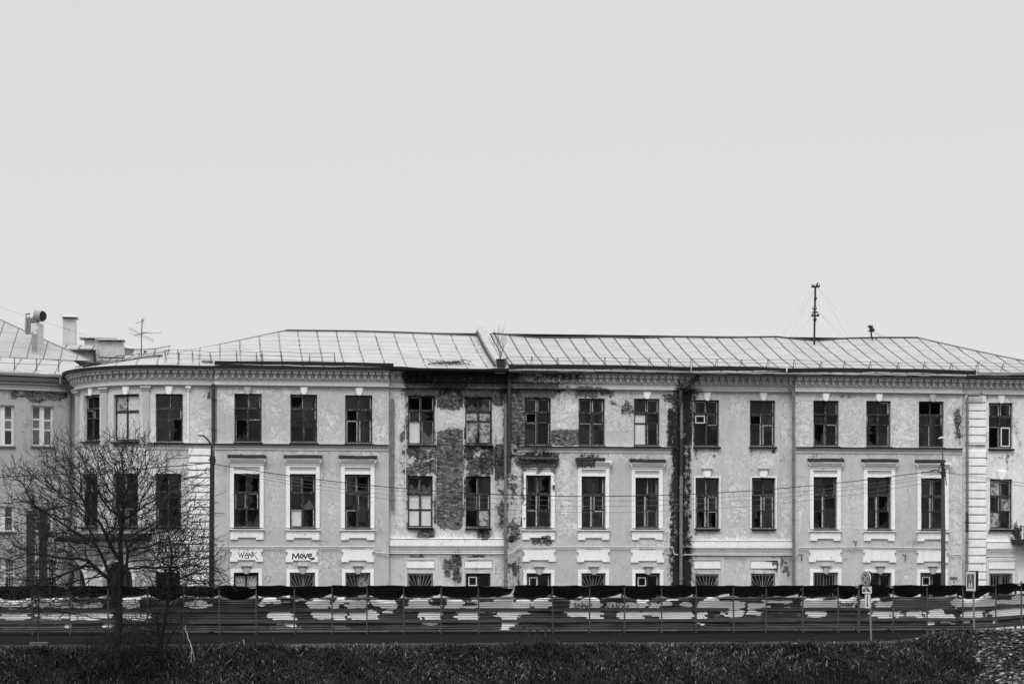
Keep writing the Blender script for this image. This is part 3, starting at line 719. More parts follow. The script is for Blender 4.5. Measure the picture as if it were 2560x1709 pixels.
    if kind == 'g' and wd[7]:
        q = MB(); bars = wd[7]
        zt = z1 - .07
        if bars in (1, 2):
            c = (um, z1 - 1.15)
            for k in range(13):
                t_ = R(-62 + 124 * k / 12)
                e = min((W / 2 - .05) / max(1e-3, abs(math.sin(t_))), (zt - c[1]) / math.cos(t_))
                q.tube([sec.p(c[0] + .2 * math.sin(t_), c[1] + .2 * math.cos(t_), -.06), sec.p(c[0] + e * math.sin(t_), c[1] + e * math.cos(t_), -.06)], .011, 4)
            for k in range(-3, 4): q.tube([sec.p(um + k * .16, z0, -.06), sec.p(um + k * .16, c[1], -.06)], .011, 4)
        else:
            for k in range(8): q.tube([sec.p(u0 + .08 + (W - .16) * k / 7, z0, -.06), sec.p(u0 + .08 + (W - .16) * k / 7, zt, -.06)], .010, 4)
        for pa, pb in (((u0 + .05, zt), (u1 - .05, zt)), ((u0 + .05, z0), (u0 + .05, zt)), ((u1 - .05, z0), (u1 - .05, zt))):
            q.tube([sec.p(*pa, -.06), sec.p(*pb, -.06)], .018, 4)
        q.build('grille', M['grille'] if bars != 2 else M['dark_metal'], win)
    return win
for wd, r in ALLW: window(wd, r)

# ------------------------------------------------------------------ window dressings
def keystone(sec, pxc, yt, yb, wt, wb, grey=False, hood=False):
    um, zt = sec.px(pxc, yt); zb = sec.px(pxc, yb)[1]; k = 1 / 50.
    mb = MB(); q = lambda w: w * k / 2
    spoly(mb, sec, [(um - q(wb), zb), (um + q(wb), zb), (um + q(wt), zt), (um - q(wt), zt)], -.02, .09)
    spoly(mb, sec, [(um - q(wb) * .6, zb - .04), (um + q(wb) * .6, zb - .04), (um + q(wt) * .66, zt - .02), (um - q(wt) * .66, zt - .02)], .085, .13)
    ks = wear(mb.build('keystone', M['trim'] if not grey else M['trim_grey'], building))
    if hood:
        m2 = MB(); w_ = q(wt) + .04
        prof(m2, sec, um - w_, um + w_, [(-.02, zt + .003), (.19, zt + .003), (.20, zt + .05), (-.02, zt + .09)])
        m2.build('keystone_cap', M['trim_grey'], ks)
for sec, c, yt, yb, g in ((SC, 229, 967, 987, 0), (SC, 316, 966, 984, 0), (SC, 422.5, 965, 983, 0), (SA, 619, 967, 983, 1), (SA, 760, 967, 984, 0), (SA, 898, 969, 986, 0),
                          (SCC, 1617, 980, 995, 0), (SD, 1767.5, 981, 999, 0), (SD, 1908, 981, 999, 0), (SE, 2064, 983, 1000, 0), (SE, 2197, 984, 1001, 0), (SE, 2330, 985, 1002, 1), (SF, 2502, 988, 1006, 0)):
    keystone(sec, c, yt, yb, 20, 13, bool(g))
for sec, c, yt, yb in ((SD, 1767, 1173, 1191, ), (SD, 1908.5, 1173, 1191), (SF, 2503, 1177, 1196)):
    keystone(sec, c, yt, yb, 24, 17, False, sec is SD)
def head_surround(sec, wd, damaged=0):
    """moulded frame, frieze, hood and bracketed sill of a first-floor window"""
    u0, u1, z0, z1 = rect(wd); k = 1 / 50.
    o = 8.2 * k
    mb = MB()
    zh = z1 + 22 * k                          # underside of the hood
    for a, b in ((u0 - o, u0 - .012), (u1 + .012, u1 + o)):
        us_ = [z0 - .02 + (zh - z0 + .02) * i / 6 for i in range(7)]
        for i in range(6): sbox(mb, sec, a, b, us_[i], us_[i + 1], -.02, .08)
    sbox(mb, sec, u0 - .012, u1 + .012, z1 + .01, z1 + 8 * k, -.02, .078); sbox(mb, sec, u0 - .012, u1 + .012, z1 + 17 * k, zh, -.02, .078)
    sbox(mb, sec, u0 - o - .03, u0 - o + .03, z0 + 0, zh - .03, -.02, .10); sbox(mb, sec, u1 + o - .03, u1 + o + .03, z0 + 0, zh - .03, -.02, .10)
    us_ = fine(u0 - o - .05, u1 + o + .05, .3)
    for i in range(len(us_) - 1):
        e = .0
        if damaged == 1 and rng.random() < .8: e = -.10
        prof(mb, sec, us_[i], us_[i + 1], [(-.02, zh), (.11, zh), (.13, zh + .08), (.20 + e, zh + .13), (.26 + e, zh + .22), (.30 + e, zh + .25), (.30 + e, zh + .33), (-.02, zh + .33)])
    for s, uu in ((-1, u0 - o - .05), (1, u1 + o + .05)):
        spoly(mb, sec, sorted([(uu, zh + .10), (uu + s * .09, zh + .24), (uu + s * .09, zh + .33), (uu, zh + .33)], key=lambda q: math.atan2(q[1] - zh - .2, q[0] - uu - s * .045)), -.02, .26 if damaged != 1 else .15)
    sur = wear(mb.build('window_surround', M['trim'], building))
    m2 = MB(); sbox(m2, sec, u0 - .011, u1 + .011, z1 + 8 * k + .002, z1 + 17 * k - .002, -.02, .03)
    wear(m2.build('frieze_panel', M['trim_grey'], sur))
    m3 = MB(); us_ = fine(u0 - o - .15, u1 + o + .15, .35); n = len(us_) - 1
    warp = rng.uniform(-.02, .03)
    for i in range(n):
        if damaged == 2 and i > n * .62: continue
        f0, f1 = i / n, (i + 1) / n; w_ = lambda f: warp * math.sin(math.pi * f) + rng.uniform(-.006, .006)
        za = zh + .335 + w_(f0)
        prof(m3, sec, us_[i], us_[i + 1], [(-.01, za + .17), (.30, za + .12), (.36, za + .05), (.36, za), (-.01, za)])
    m3.build('hood_flashing', M['flash'] if damaged != 1 else M['wood'], sur)
    # sill and bracketed apron
    m4 = MB(); zs = z0 - .10
    prof(m4, sec, u0 - o - .07, u1 + o + .07, [(-.02, zs - .09), (.12, zs - .09), (.19, zs - .03), (.19, zs), (-.02, zs + .02)])
    e = .36; za, zb, zn = zs - .09, zs - .50, zs - .40
    a, b = u0 - o - .02, u1 + o + .02
    spoly(m4, sec, [(a, zb), (a + e, zb), (a + e, zn), (b - e, zn), (b - e, zb), (b, zb), (b, za), (a, za)], -.02, .085)
    wear(m4.build('sill_apron', M['trim'], sur))
SUR = [W2[3], W2[4], W2[5], W2[8], W2[9], W2[10], W2[13], W2[14], W2[15]]
for i, wd in enumerate(SUR): head_surround(wd[0], wd, 1 if i == 3 else 2 if i in (4, 8) else 0)
# plain raised bands round the windows of the recessed bays
def band(sec, x0, y0, x1, y1, t=4, d=.05, m='cornice', sides='lrtb'):
    u0, z1 = sec.px(x0, y0); u1, z0 = sec.px(x1, y1); k = t / 50.; mb = MB()
    zs = [z0 + (z1 - z0) * i / 8 for i in range(9)]
    if 'l' in sides: [sbox(mb, sec, u0, u0 + k, zs[i], zs[i + 1], -.02, d) for i in range(8)]
    if 'r' in sides: [sbox(mb, sec, u1 - k, u1, zs[i], zs[i + 1], -.02, d) for i in range(8)]
    if 't' in sides: sbox(mb, sec, u0 + k + .002, u1 - k - .002, z1 - k, z1, -.02, d)
    if 'b' in sides: sbox(mb, sec, u0 + k + .002, u1 - k - .002, z0, z0 + k, -.02, d)
    return wear(mb.build('wall_moulding', M[m], building))
for sec, a, b, y0 in ((SB, 1013, 1092, 976), (SB, 1157, 1236, 978), (SD, 1730, 1808, 980), (SD, 1869, 1948, 980)): band(sec, a, y0, b, 1342, 2, .035, 'cornice', 'lr')
for sec, a, b, y0, y1 in ((SB, 1011, 1094, 1393, 1465), (SB, 1155, 1238, 1393, 1465), (SD, 1727, 1809, 1393, 1465), (SD, 1868, 1950, 1394, 1465), (SF, 2465, 2543, 1396, 1465)): band(sec, a, y0, b, y1, 6, .05, 'cornice', 'lrt')
for wd in (W2[11], W2[12]): band(SD, wd[1] - 4, wd[3] - 3.5, wd[2] + 4, wd[4], 3, .05, 'trim', 'lrt')
for sec, a, b, y0, y1 in ((SB, 1017, 1085, 1403, 1419), (SB, 1162, 1229, 1403, 1419), (SD, 1735, 1801, 1404, 1420), (SD, 1876.6, 1941, 1404, 1420), (SF, 2471, 2536, 1405, 1421)):
    mb = MB(); u0, z1 = sec.px(a, y0); u1, z0 = sec.px(b, y1); sbox(mb, sec, u0, u1, z0, z1, -.02, .06); wear(mb.build('wall_plaque', M['trim'], building))
# ground-floor surrounds with keystones
for wd in W1:
    sec = wd[0]
    if sec in (SA, SCC, SE):
        band(sec, wd[1] - 8, wd[3] - 9.5, wd[2] + 9, 1560, 8, .07, 'trim', 'lrt')
        keystone(sec, (wd[1] + wd[2]) / 2 + 1, wd[3] - 16, wd[3], 22, 14, True, True)
# eared panels between the floors
STROKES = {}
PANELS = [(SA, 575, 657, 1368, 1403), (SA, 714, 795, 1368, 1404), (SA, 853.5, 935, 1368, 1404), (SCC, 1306.5, 1389, 1369, 1403), (SCC, 1441.8, 1524, 1369, 1404), (SCC, 1577, 1659, 1370, 1405),
          (SE, 2021.5, 2104, 1369, 1404), (SE, 2157.5, 2239.6, 1369, 1405), (SE, 2291, 2369, 1370, 1406)]
panel_objs = []
for sec, x0, x1, y0, y1 in PANELS:
    u0, z1 = sec.px(x0, y0); u1, z0 = sec.px(x1, y1); mb = MB(); W = u1 - u0
    e, n, h = .085, .10, (z0 + z1) / 2; a = .36
    spoly(mb, sec, [(u0, z0), (u0 + a, z0), (u0 + a, z0 + .08), (u1 - a, z0 + .08), (u1 - a, z0), (u1, z0), (u1, h - n), (u1 - e, h - n), (u1 - e, h + n + .04), (u1, h + n + .04), (u1, z1),
                    (u1 - a - .05, z1), (u1 - a - .05, z1 - .085), (u0 + a + .05, z1 - .085), (u0 + a + .05, z1), (u0, z1), (u0, h + n + .04), (u0 + e, h + n + .04), (u0 + e, h - n), (u0, h - n)], -.02, .075)
    pa = wear(mb.build('eared_panel', M['trim'], building))
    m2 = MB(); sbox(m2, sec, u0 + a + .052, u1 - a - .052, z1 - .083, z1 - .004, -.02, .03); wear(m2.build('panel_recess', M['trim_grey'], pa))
    panel_objs.append((pa, sec, u0, u1, z0, z1))
def scrawl(name, parent, sec, strokes, u0, z0, su, sz, d, r, m):
    """spray-painted letters: flat ribbons following hand-drawn strokes"""
    mb = MB(); q = 0
    for st in strokes:
        pts = [(u0 + x * su, z0 + y * sz) for x, y in st]
        for i in range(len(pts) - 1):
            (xa, ya), (xb, yb) = pts[i], pts[i + 1]; L = math.hypot(xb - xa, yb - ya) or 1e-6
            nx, ny = -(yb - ya) / L * r, (xb - xa) / L * r; ex, ey = (xb - xa) / L * r * .7, (yb - ya) / L * r * .7
            q += 1; dd = d + .0004 * (q % 9)
            mb.add([sec.p(xa - ex + nx, ya - ey + ny, dd), sec.p(xa - ex - nx, ya - ey - ny, dd), sec.p(xb + ex - nx, yb + ey - ny, dd), sec.p(xb + ex + nx, yb + ey + ny, dd)], [(0, 1, 2, 3)])
    return mb.build(name, m, parent)
WANK = [[(0, .95), (.08, .05), (.16, .7), (.22, .02), (.32, 1)], [(.34, .05), (.44, .82), (.53, .05)], [(.36, .38), (.52, .36)], [(.55, .05), (.57, .8), (.69, .08), (.72, .9)], [(.50, 1.25), (.51, 1.02)],
        [(.76, 1.0), (.77, .05)], [(.97, .85), (.76, .5), (.88, .25), (1.0, -.25)], [(.36, -.14), (.45, -.1), (.58, -.15)]]
MOVE = [[(0, 0), (.03, .8), (.16, .18), (.27, .9), (.30, .05)], [(.40, .70), (.34, .38), (.42, .14), (.50, .42), (.43, .74), (.38, .66)], [(.52, .8), (.60, .12), (.70, .8)],
        [(.73, .45), (.88, .50), (.86, .78), (.76, .72), (.73, .35), (.82, .10), (1.0, .18), (.98, .02), (.86, -.10)]]
pa, sec, u0, u1, z0, z1 = panel_objs[0]; scrawl('graffiti', pa, sec, WANK, u0 + .40, z0 + .20, .92, .30, .079, .016, M['ink'])
pa, sec, u0, u1, z0, z1 = panel_objs[1]; scrawl('graffiti', pa, sec, MOVE, u0 + .33, z0 + .14, 1.06, .33, .079, .028, M['ink'])
scrawl('graffiti', building, SA, [[(0, .1), (.25, -.05), (.6, .1)], [(.32, -.02), (.25, -.9)]], *SA.px(548, 1389), .28, .30, .004, .014, M['ink'])
# iron hooks left in the wall
for sec, c, y in ((SCC, 1674, 1387), (SE, 2003, 1387), (SE, 2262, 1388), (SE, 2138, 1354)):
    u, z = sec.px(c, y); mb = MB()
    mb.tube([sec.p(u - .12, z + .05, -.02), sec.p(u, z, .14), sec.p(u + .08, z + .03, .12)], .022, 5); mb.tube([sec.p(u, z, .14), sec.p(u - .03, z - .28, .10)], .022, 5)
    mb.build('wall_hook', M['dark_metal'], building)
# quoins: banded rustication at both ends
def quoins(sec, x0, x1, y0, y1, pitch):
    u0, u1 = sec.px(x0), sec.px(x1); y = y0; mb = MB()
    while y < y1:
        za, zb = Z_(x0, y, sec.Y), Z_(x0, min(y + pitch, y1), sec.Y)
        us_ = fine(u0, u1, .3)
        for i in range(len(us_) - 1): prof(mb, sec, us_[i], us_[i + 1], [(-.02, zb + .055), (.10, zb + .055), (.13, zb + .085), (.13, za - .02), (.11, za), (-.02, za)])
        y += pitch
    wear(mb.build('quoin_strip', M['trim'], building))
quoins(SC, 471.5, 533, 1122, 1470, 18.4); quoins(SF, 2410, 2463, 988, 1112, 20.3); quoins(SF, 2410, 2463, 1126, 1470, 20.3)
# pilasters of the rounded corner
for a, b in ((191, 199), (255, 269), (358, 374), (469, 472)):
    u0, u1 = SC.px(a), SC.px(b); mb = MB(); zt = zc(49); zb = Z_(330, 1110, .3)
    zs = [zb + (zt - .2 - zb) * i / 8 for i in range(9)]
    for i in range(8): sbox(mb, SC, u0, u1, zs[i], zs[i + 1], -.02, .07)
    sbox(mb, SC, u0 - .05, u1 + .05, zt - .198, zt - .1, -.02, .11); sbox(mb, SC, u0 - .10, u1 + .10, zt - .098, zt - .002, -.02, .17)
    wear(mb.build('pilaster', M['trim_grey'] if a < 469 else M['trim'], building))
# brick arches over the windows that have lost their plaster
for wd in (W3[6], W3[7], W3[8]):
    sec = wd[0]; u0, u1, z0, z1 = rect(wd); mb = MB(); n = 19
    for i in range(n):
        f = (i + .5) / n; u = u0 - .12 + (u1 - u0 + .24) * f; tl = (f - .5) * .26; rise = .10 * (1 - (2 * f - 1) ** 2)
        w_ = (u1 - u0 + .24) / n * .40
        spoly(mb, sec, [(u - w_, z1 - .0 + rise * .4 + .012), (u + w_, z1 + rise * .4 + .012), (u + w_ + tl, z1 + .36 + rise), (u - w_ + tl, z1 + .36 + rise)], -.02, .015 + rng.uniform(0, .02))
    wear(mb.build('brick_arch', M['brick_arch'] if 'brick_arch' in M else M['render_grey'], building))
# conduit pinned along the front
mb = MB()
for sec, pts in ((SA, [(545, 1366), (760, 1366), (900, 1365.5), (934, 1366), (938, 1380), (970, 1382.5)]), (SB, [(973, 1382.5), (1100, 1383), (1262, 1383.5)]),
                 (SCC, [(1270, 1384), (1284, 1378), (1294, 1367), (1500, 1366), (1680, 1367), (1684, 1384), (1693, 1386)]), (SD, [(1697, 1386), (1850, 1387), (1984, 1387)]),
                 (SE, [(1989, 1388), (1996, 1368), (2150, 1366.5), (2366, 1370), (2372, 1385), (2403, 1386)])):
    mb.tube([sec.p(*sec.px(a, b), .14 if sec not in (SB, SD) else .15) for a, b in pts], .032, 5)
mb.build('conduit', M['conduit'], building)
# drainpipes
def drainpipe(sec, pts, d, r, m, rings=0):
    mb = MB(); P = [sec.p(*sec.px(a, b), d) for a, b in pts]; mb.tube(P, r, 8)
    zt, zb = P[0].z, P[-1].z
    for k in range(rings):
        z = zb + (zt - zb) * (k + .5) / rings; q = P[-1]
        x = P[-2].x + (q.x - P[-2].x) * 0.5
        mb.tube([(x, q.y, z - .035), (x, q.y, z + .035)], r * 1.35, 8)
    return mb.build('drainpipe', m, building)
drainpipe(SC, [(533, 961), (533.5, 1112)], .30, .085, M['pipe_dark'], 2)
drainpipe(SC, [(539.5, 961), (539.5, 1112)], .26, .05, M['pipe'], 2)
drainpipe(SB, [(980.5, 997), (980.5, 1277)], .16, .075, M['pipe'], 5)
drainpipe(SB, [(1262, 1010), (1262.5, 1475)], .30, .085, M['pipe'], 9)
drainpipe(SB, [(1262, 985), (1262, 1010)], .30, .085, M['pipe_dark'])
drainpipe(SCC, [(1273, 925), (1272, 1180)], .12, .09, M['pipe_dark'], 3)  # dark pipe: the shadow beside the lit pipe put into its colour
drainpipe(SCC, [(1744, 938), (1736, 950), (1706, 970), (1699, 980), (1699, 1008)], .22, .10, M['pipe_dark'])
drainpipe(SD, [(1700.5, 1008), (1701, 1097)], .30, .075, M['pipe'], 2); drainpipe(SD, [(1700, 1097), (1700, 1190)], .30, .08, M['pipe_dark'], 1); drainpipe(SD, [(1700, 1190), (1699, 1475)], .30, .085, M['pipe'], 5)
drainpipe(SD, [(1967, 970), (1973, 976), (1978, 985), (1979, 1475)], .42, .075, M['pipe'], 10)
drainpipe(SD, [(1985, 990), (1985, 1475)], .12, .08, M['pipe'], 8)
drainpipe(SF, [(2449, 983), (2440, 988), (2416, 989), (2411, 996), (2411, 1280)], .40, .08, M['pipe'], 6); drainpipe(SF, [(2411, 1280), (2411, 1330)], .40, .085, M['pipe_dark'], 1); drainpipe(SF, [(2411, 1330), (2409, 1475)], .40, .08, M['pipe'], 3)
mb = MB(); q = SCC.p(*SCC.px(1744, 936), .3); mb.tube([q + Vector((0, 0, -.1)), q + Vector((0, 0, .12))], [.10, .24], 10); mb.build('rain_hopper', M['pipe_dark'], building)
# house number plate, meter box and junk on the wall
u, z = SE.px(2384, 1454); mb = MB(); sbox(mb, SE, u - .12, u + .12, z - .13, z + .13, .0, .03); np_ = mb.build('number_plate', M['white_paint'], building)
scrawl('lettering', np_, SE, [[(.3, 0), (.7, 0), (.7, .6), (.3, .6), (.3, 0)], [(.3, .6), (.5, .9), (.7, .75)]], u - .06, z - .06, .12, .12, .034, .012, M['ink'])
mb = MB(); sbox(mb, SE, u - .18, u + .16, z + .20, z + .28, .0, .14); mb.build('lamp_bracket', M['pipe'], building)
u, z = SCC.px(1279, 1346); mb = MB(); sbox(mb, SCC, u - .12, u + .12, z - .10, z + .10, -.02, .10); mb.build('wall_vent', M['flash'], building)
u, z = SCC.px(1383, 1217); mb = MB(); sbox(mb, SCC, u - .05, u + .05, z - .1, z + .1, .08, .2); mb.build('alarm_box', M['pipe_dark'], building)

# ------------------------------------------------------------------ roofs of the abandoned building
YR = 7.4
R1 = at(715, 827, YR)
XW = X_(1226, YR)                                # the fire wall that splits the roof
def ridge_z(px_list):
    xs = [X_(a, YR) for a, b in px_list]; zs = [Z_(a, b, YR) for a, b in px_list]
    return lambda x: float(np.interp(x, xs, zs))
RL = ridge_z([(715, 827), (900, 829), (1060, 834), (1226, 841)])
RRz = ridge_z([(1226, 834), (1270, 838), (1335, 845), (1450, 845), (1525, 843.5), (1600, 846), (1680, 843), (1800, 845), (1940, 843), (2040, 853), (2110, 847), (2200, 845), (2295, 845)])
R2X = X_(2295, YR)
ROOF_PTS = []
def roof_mesh(name, eaves, tops, m, nv=10, wave=.02):
    mb = MB(); n = len(eaves)
    for i in range(n):
        e, t = Vector(eaves[i]), Vector(tops[i])
        for j in range(nv + 1):
            f = j / nv; p = e.lerp(t, f); p.z += wave * math.sin(p.x * 2.1 + j * 1.7) * math.sin(math.pi * f) - .10 * math.sin(math.pi * f)
            mb.v.append(tuple(p)); ROOF_PTS.append(tuple(p))
    for i in range(n - 1):
        for j in range(nv):
            a = i * (nv + 1) + j; mb.f.append((a, a + nv + 1, a + nv + 2, a + 1))
    return mb.build(name, m, building)
zsag = lambda px: .03 * math.sin(px / 41.) + .02 * math.sin(px / 17.)
ev, tp = [], []
for p_ in ((aL.x - .4, YB + .5), (aL.x - .6, 10.)): ev.append(Vector((p_[0], p_[1], ZE))); tp.append(R1)
for i in range(25):
    u = XA0 - ARC_R * 1.72 + (ARC_R * 1.72) * i / 24; ev.append(SC.p(u, ZE, .66)); tp.append(R1)
x = XA0 + .5
while x < XW - .02:
    ev.append(Vector((x, -.66 if x > EDGE['A0'] else -.41, ZE + zsag(x * 40)))); tp.append(Vector((max(x, R1.x), YR, RL(max(x, R1.x))))); x += .5
ev.append(Vector((XW, -.66, ZE))); tp.append(Vector((XW, YR, RL(XW))))
roof_mesh('roof', ev, tp, M['roof_old'])
ev, tp = [], []; x = XW + .01
XR1 = EDGE['F1'] + .6
while x < XR1:
    ev.append(Vector((x, -.66 if x < EDGE['F0'] else -.5, ZE + zsag(x * 40)))); tp.append(Vector((min(x, R2X), YR, RRz(min(x, R2X))))); x += .5
ev.append(Vector((XR1, -.5, ZE))); tp.append(Vector((R2X, YR, RRz(R2X))))
ev.append(Vector((XR1, YB + .5, ZE))); tp.append(Vector((R2X, YR + .2, RRz(R2X))))
roof_mesh('roof', ev, tp, M['roof_new'], wave=.014)
mb = MB()                                        # rear slopes
mb.quad(ev[-1], (aL.x - .4, YB + .5, ZE), R1, tp[-1]); mb.build('rear_roof', M['roof_side'], building)
RP = np.array(ROOF_PTS); RPx = nproj(RP)
def on_roof(px, py):
    i = int(np.argmin((RPx[0] - px) ** 2 + (RPx[1] - py) ** 2)); return Vector(RP[i])
def roof_z(x, y):                                # height of the front slope
    if x < XW: t = Vector((max(x, R1.x), YR, RL(max(x, R1.x))))
    else: t = Vector((min(x, R2X), YR, RRz(min(x, R2X))))
    f = (y + .66) / (YR + .66); return ZE + (t.z - ZE) * f - .10 * math.sin(math.pi * f)
# ridge caps
for pl, fz in (([715, 800, 900, 1000, 1100, 1210], RL), ([1230, 1290, 1335, 1400, 1450, 1525, 1600, 1680, 1740, 1800, 1860, 1940, 1990, 2040, 2075, 2110, 2200, 2295], RRz)):
    mb = MB(); mb.tube([(X_(a, YR), YR, fz(X_(a, YR)) + .03) for a in pl], .055, 6); mb.build('ridge_cap', M['pipe_dark'], building)
mb = MB(); pts = []
for i in range(9): f = i / 8; pts.append(Vector(R1).lerp(SC.p(XA0 - ARC_R * 1.5, ZE, .6), f) + Vector((0, 0, .03 - .10 * math.sin(math.pi * f))))
mb.tube(pts, .05, 6); mb.build('hip_cap', M['pipe'], building); mb = MB()
hr = [Vector((R2X, YR, RRz(R2X))).lerp(Vector((XR1, -.5, ZE)), i / 8) + Vector((0, 0, .03 - .10 * math.sin(math.pi * i / 8))) for i in range(9)]
mb.tube(hr, .045, 6); mb.build('hip_cap', M['pipe'], building)
# eaves: soffit, fascia and the bent sheet gutters standing on the slope
for sec, a, b in runs:
    mb = MB(); m2 = MB(); m3 = MB()
    if sec is SC: a = XA0 - ARC_R * 1.70
    if sec is SF: b = XR1 - .05
    dd = .64 + (sec.Y if sec in (SB, SD) else 0) - (.0 if sec is not SF else .1)
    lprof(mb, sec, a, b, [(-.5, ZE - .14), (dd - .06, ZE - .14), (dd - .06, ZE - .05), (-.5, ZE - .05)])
    if sec in (SC, SA): lprof(m2, sec, a, b, [(dd - .055, ZE - .14), (dd - .005, ZE - .14), (dd + .012, ZE - .012), (dd - .055, ZE - .012)])
    elif sec is SB: lprof(m2, sec, a, b, [(dd - .055, ZE - .10), (dd - .005, ZE - .10), (dd + .012, ZE - .012), (dd - .055, ZE - .012)])
    else:
        us = fine(a, b, .6)
        lprof(m2, sec, a, b, [(dd - .055, ZE - .18), (dd - .03, ZE - .18), (dd - .03, ZE - .015), (dd - .055, ZE - .015)])
        for i in range(len(us) - 1):
            j = rng.uniform(-.02, .02)
            prof(m3, sec, us[i], us[i + 1] - .01, [(dd - .028, ZE - .11 + j), (dd - .010, ZE - .11 + j), (dd + .03, ZE - .06), (dd + .012, ZE - .01 + j * .3), (dd - .028, ZE - .01 + j * .3)])
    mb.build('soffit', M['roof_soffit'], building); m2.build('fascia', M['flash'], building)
    if m3.v: m3.build('gutter_sheet', M['gutter_light'], building)
def gutter(pxs, h, m):
    """upright strip of bent sheet standing on the lower roof, following a hump"""
    mb = MB(); n = 24
    for i in range(n):
        P = []
        for f in (i / n, (i + 1) / n):
            x = pxs[0] + (pxs[1] - pxs[0]) * f; hump = 4 * f * (1 - f); y = -.70 + .95 * hump * pxs[2]
            X = X_(x, y); P.append((X, y, roof_z(X, max(y, -.66))))
        (xa, ya, za), (xb, yb, zb) = P
        mb.add([(xa, ya, za), (xb, yb, zb), (xb, yb - .03, zb + h), (xa, ya - .03, za + h), (xa, ya + .05, za), (xb, yb + .05, zb), (xb, yb + .05, zb + h * .5), (xa, ya + .05, za + h * .5)],
               [(0, 1, 2, 3), (4, 7, 6, 5), (3, 2, 6, 7)])
    mb.build('roof_gutter', m, building)
gutter((536, 984, .25), .19, M['flash']); gutter((1272, 1727, .22), .21, M['flash']); gutter((1729, 1965, .35), .21, M['flash']); gutter((1969, 2440, .30), .21, M['flash']); gutter((2442, 2700, .1), .13, M['gutter_light'])
mb = MB()
gl = [on_roof(*q) for q in ((332, 888), (360, 889), (400, 893), (450, 899), (500, 905), (534, 909))]
mb.tube([q + Vector((0, -.05, .05)) for q in gl], .08, 6); gl = [on_roof(*q) for q in ((332, 888), (290, 893), (250, 902))]; mb.tube([q + Vector((0, -.05, .04)) for q in gl], .05, 6)
mb.build('roof_gutter', M['pipe'], building)
# fire wall across the roof with a stub at the eaves
mb = MB(); w0, w1 = XW - .72, XW - .22; N = 8
for i in range(N):
    ya, yb = -.35 + (YR + .3) * i / N, -.35 + (YR + .3) * (i + 1) / N
    za, zb = roof_z(XW + .1, ya), roof_z(XW + .1, yb)
    h = .34
    mb.add([(w0, ya, za - .3), (w1, ya, za - .3), (w1, ya, za + h), (w0, ya, za + h), (w0, yb, zb - .3), (w1, yb, zb - .3), (w1, yb, zb + h), (w0, yb, zb + h)],
           [(0, 1, 2, 3), (4, 7, 6, 5), (3, 2, 6, 7), (0, 3, 7, 4), (1, 5, 6, 2)])
fwl = mb.build('fire_wall', M['fire_wall'], building)
mb = MB(); mb.tube([(w0 - .03, -.35 + (YR + .3) * i / N, roof_z(XW, -.35 + (YR + .3) * i / N) + .10) for i in range(N + 1)], .05, 5); mb.build('wall_flashing', M['flash'], fwl)
bx0, bx1 = X_(1243, -.55), X_(1262, -.55)
mb = MB(); mb.box(bx0, bx1, -.62, -.1, ZE - .05, Z_(1252, 899.5, -.55)); mb.box(bx0 - .03, bx1 + .03, -.65, -.07, Z_(1252, 899.5, -.55) + .002, Z_(1252, 899.5, -.55) + .05); mb.build('chimney_stub', M['dark_metal'], building)
# snow guards: bent brackets and wires
def guard(pxs, y_off, hh, vshape, nw):
    mb = MB(); tops = []
    for x in pxs:
        X = X_(x, y_off); z0 = roof_z(X, y_off); h = hh * rng.uniform(.9, 1.08); t = Vector((X + rng.uniform(-.05, .05), y_off, z0 + h)); tops.append((t, z0))
        if vshape: mb.tube([(X - .09, y_off, z0 - .03), t + Vector((-.015, 0, 0)), t + Vector((.015, 0, 0)), (X + .09, y_off, z0 - .03)], .011, 4); mb.tube([t, (X, y_off + .45, z0 + .1)], .012, 4)
        else: mb.tube([(X, y_off, z0 - .03), t], .012, 4); mb.tube([t, (X + .06, y_off + .4, z0 + .1)], .012, 4)
    for k in range(nw):
        pts = []
        for t, z0 in tops:
            pts.append((t.x, t.y - .015, z0 + (t.z - z0) * (1 - .33 * k) - .01))
        mb.tube(pts, .0085, 4)
    mb.build('snow_guard', M['dark_metal'], building)
guard([413, 446, 481, 527, 591, 641, 656, 704, 773, 837], -.15, .58, False, 3)
guard([1268, 1330, 1395, 1459, 1512, 1576, 1624, 1675, 1729, 1791, 1856, 1920, 1987, 2052, 2113, 2176, 2246, 2312, 2378, 2443, 2508, 2570], -.15, .52, True, 3)
mb = MB(); pts = []
for x, y in ((180, 912), (195, 897), (210, 890), (225, 898), (242, 884), (262, 893), (280, 880), (300, 884), (330, 873), (356, 876), (385, 876), (413, 872)): pts.append(on_roof(x + 8, max(y, 893)) + Vector((0, 0, (max(y, 893) - y) / 50 + .1)))
mb.tube(pts, .018, 4); mb.tube([p + Vector((0, .1, -.22)) for p in pts], .014, 4)
for p in pts: mb.tube([p, p + Vector((rng.uniform(-.2, .2), .2, -.5))], .014, 4)
mb.build('snow_guard', M['dark_metal'], building)
# balcony at the right end
mb = MB(); z = Z_(2550, 1358, -.4); mb.box(X_(2537, -.4), X_(2600, -.4), -.9, .24, z, z + .22); bal = mb.build('balcony', M['roof_soffit'], building)
m2 = MB()
for k in range(7): xx = X_(2553, -.85) + k * .13; m2.tube([(xx, -.85, z + .2), (xx, -.85, Z_(2556, 1314, -.85))], .014, 4)
m2.tube([(X_(2552, -.85), -.85, Z_(2556, 1314, -.85)), (X_(2600, -.85), -.85, Z_(2556, 1314, -.85))], .02, 4); m2.build('railing', M['dark_metal'], bal)

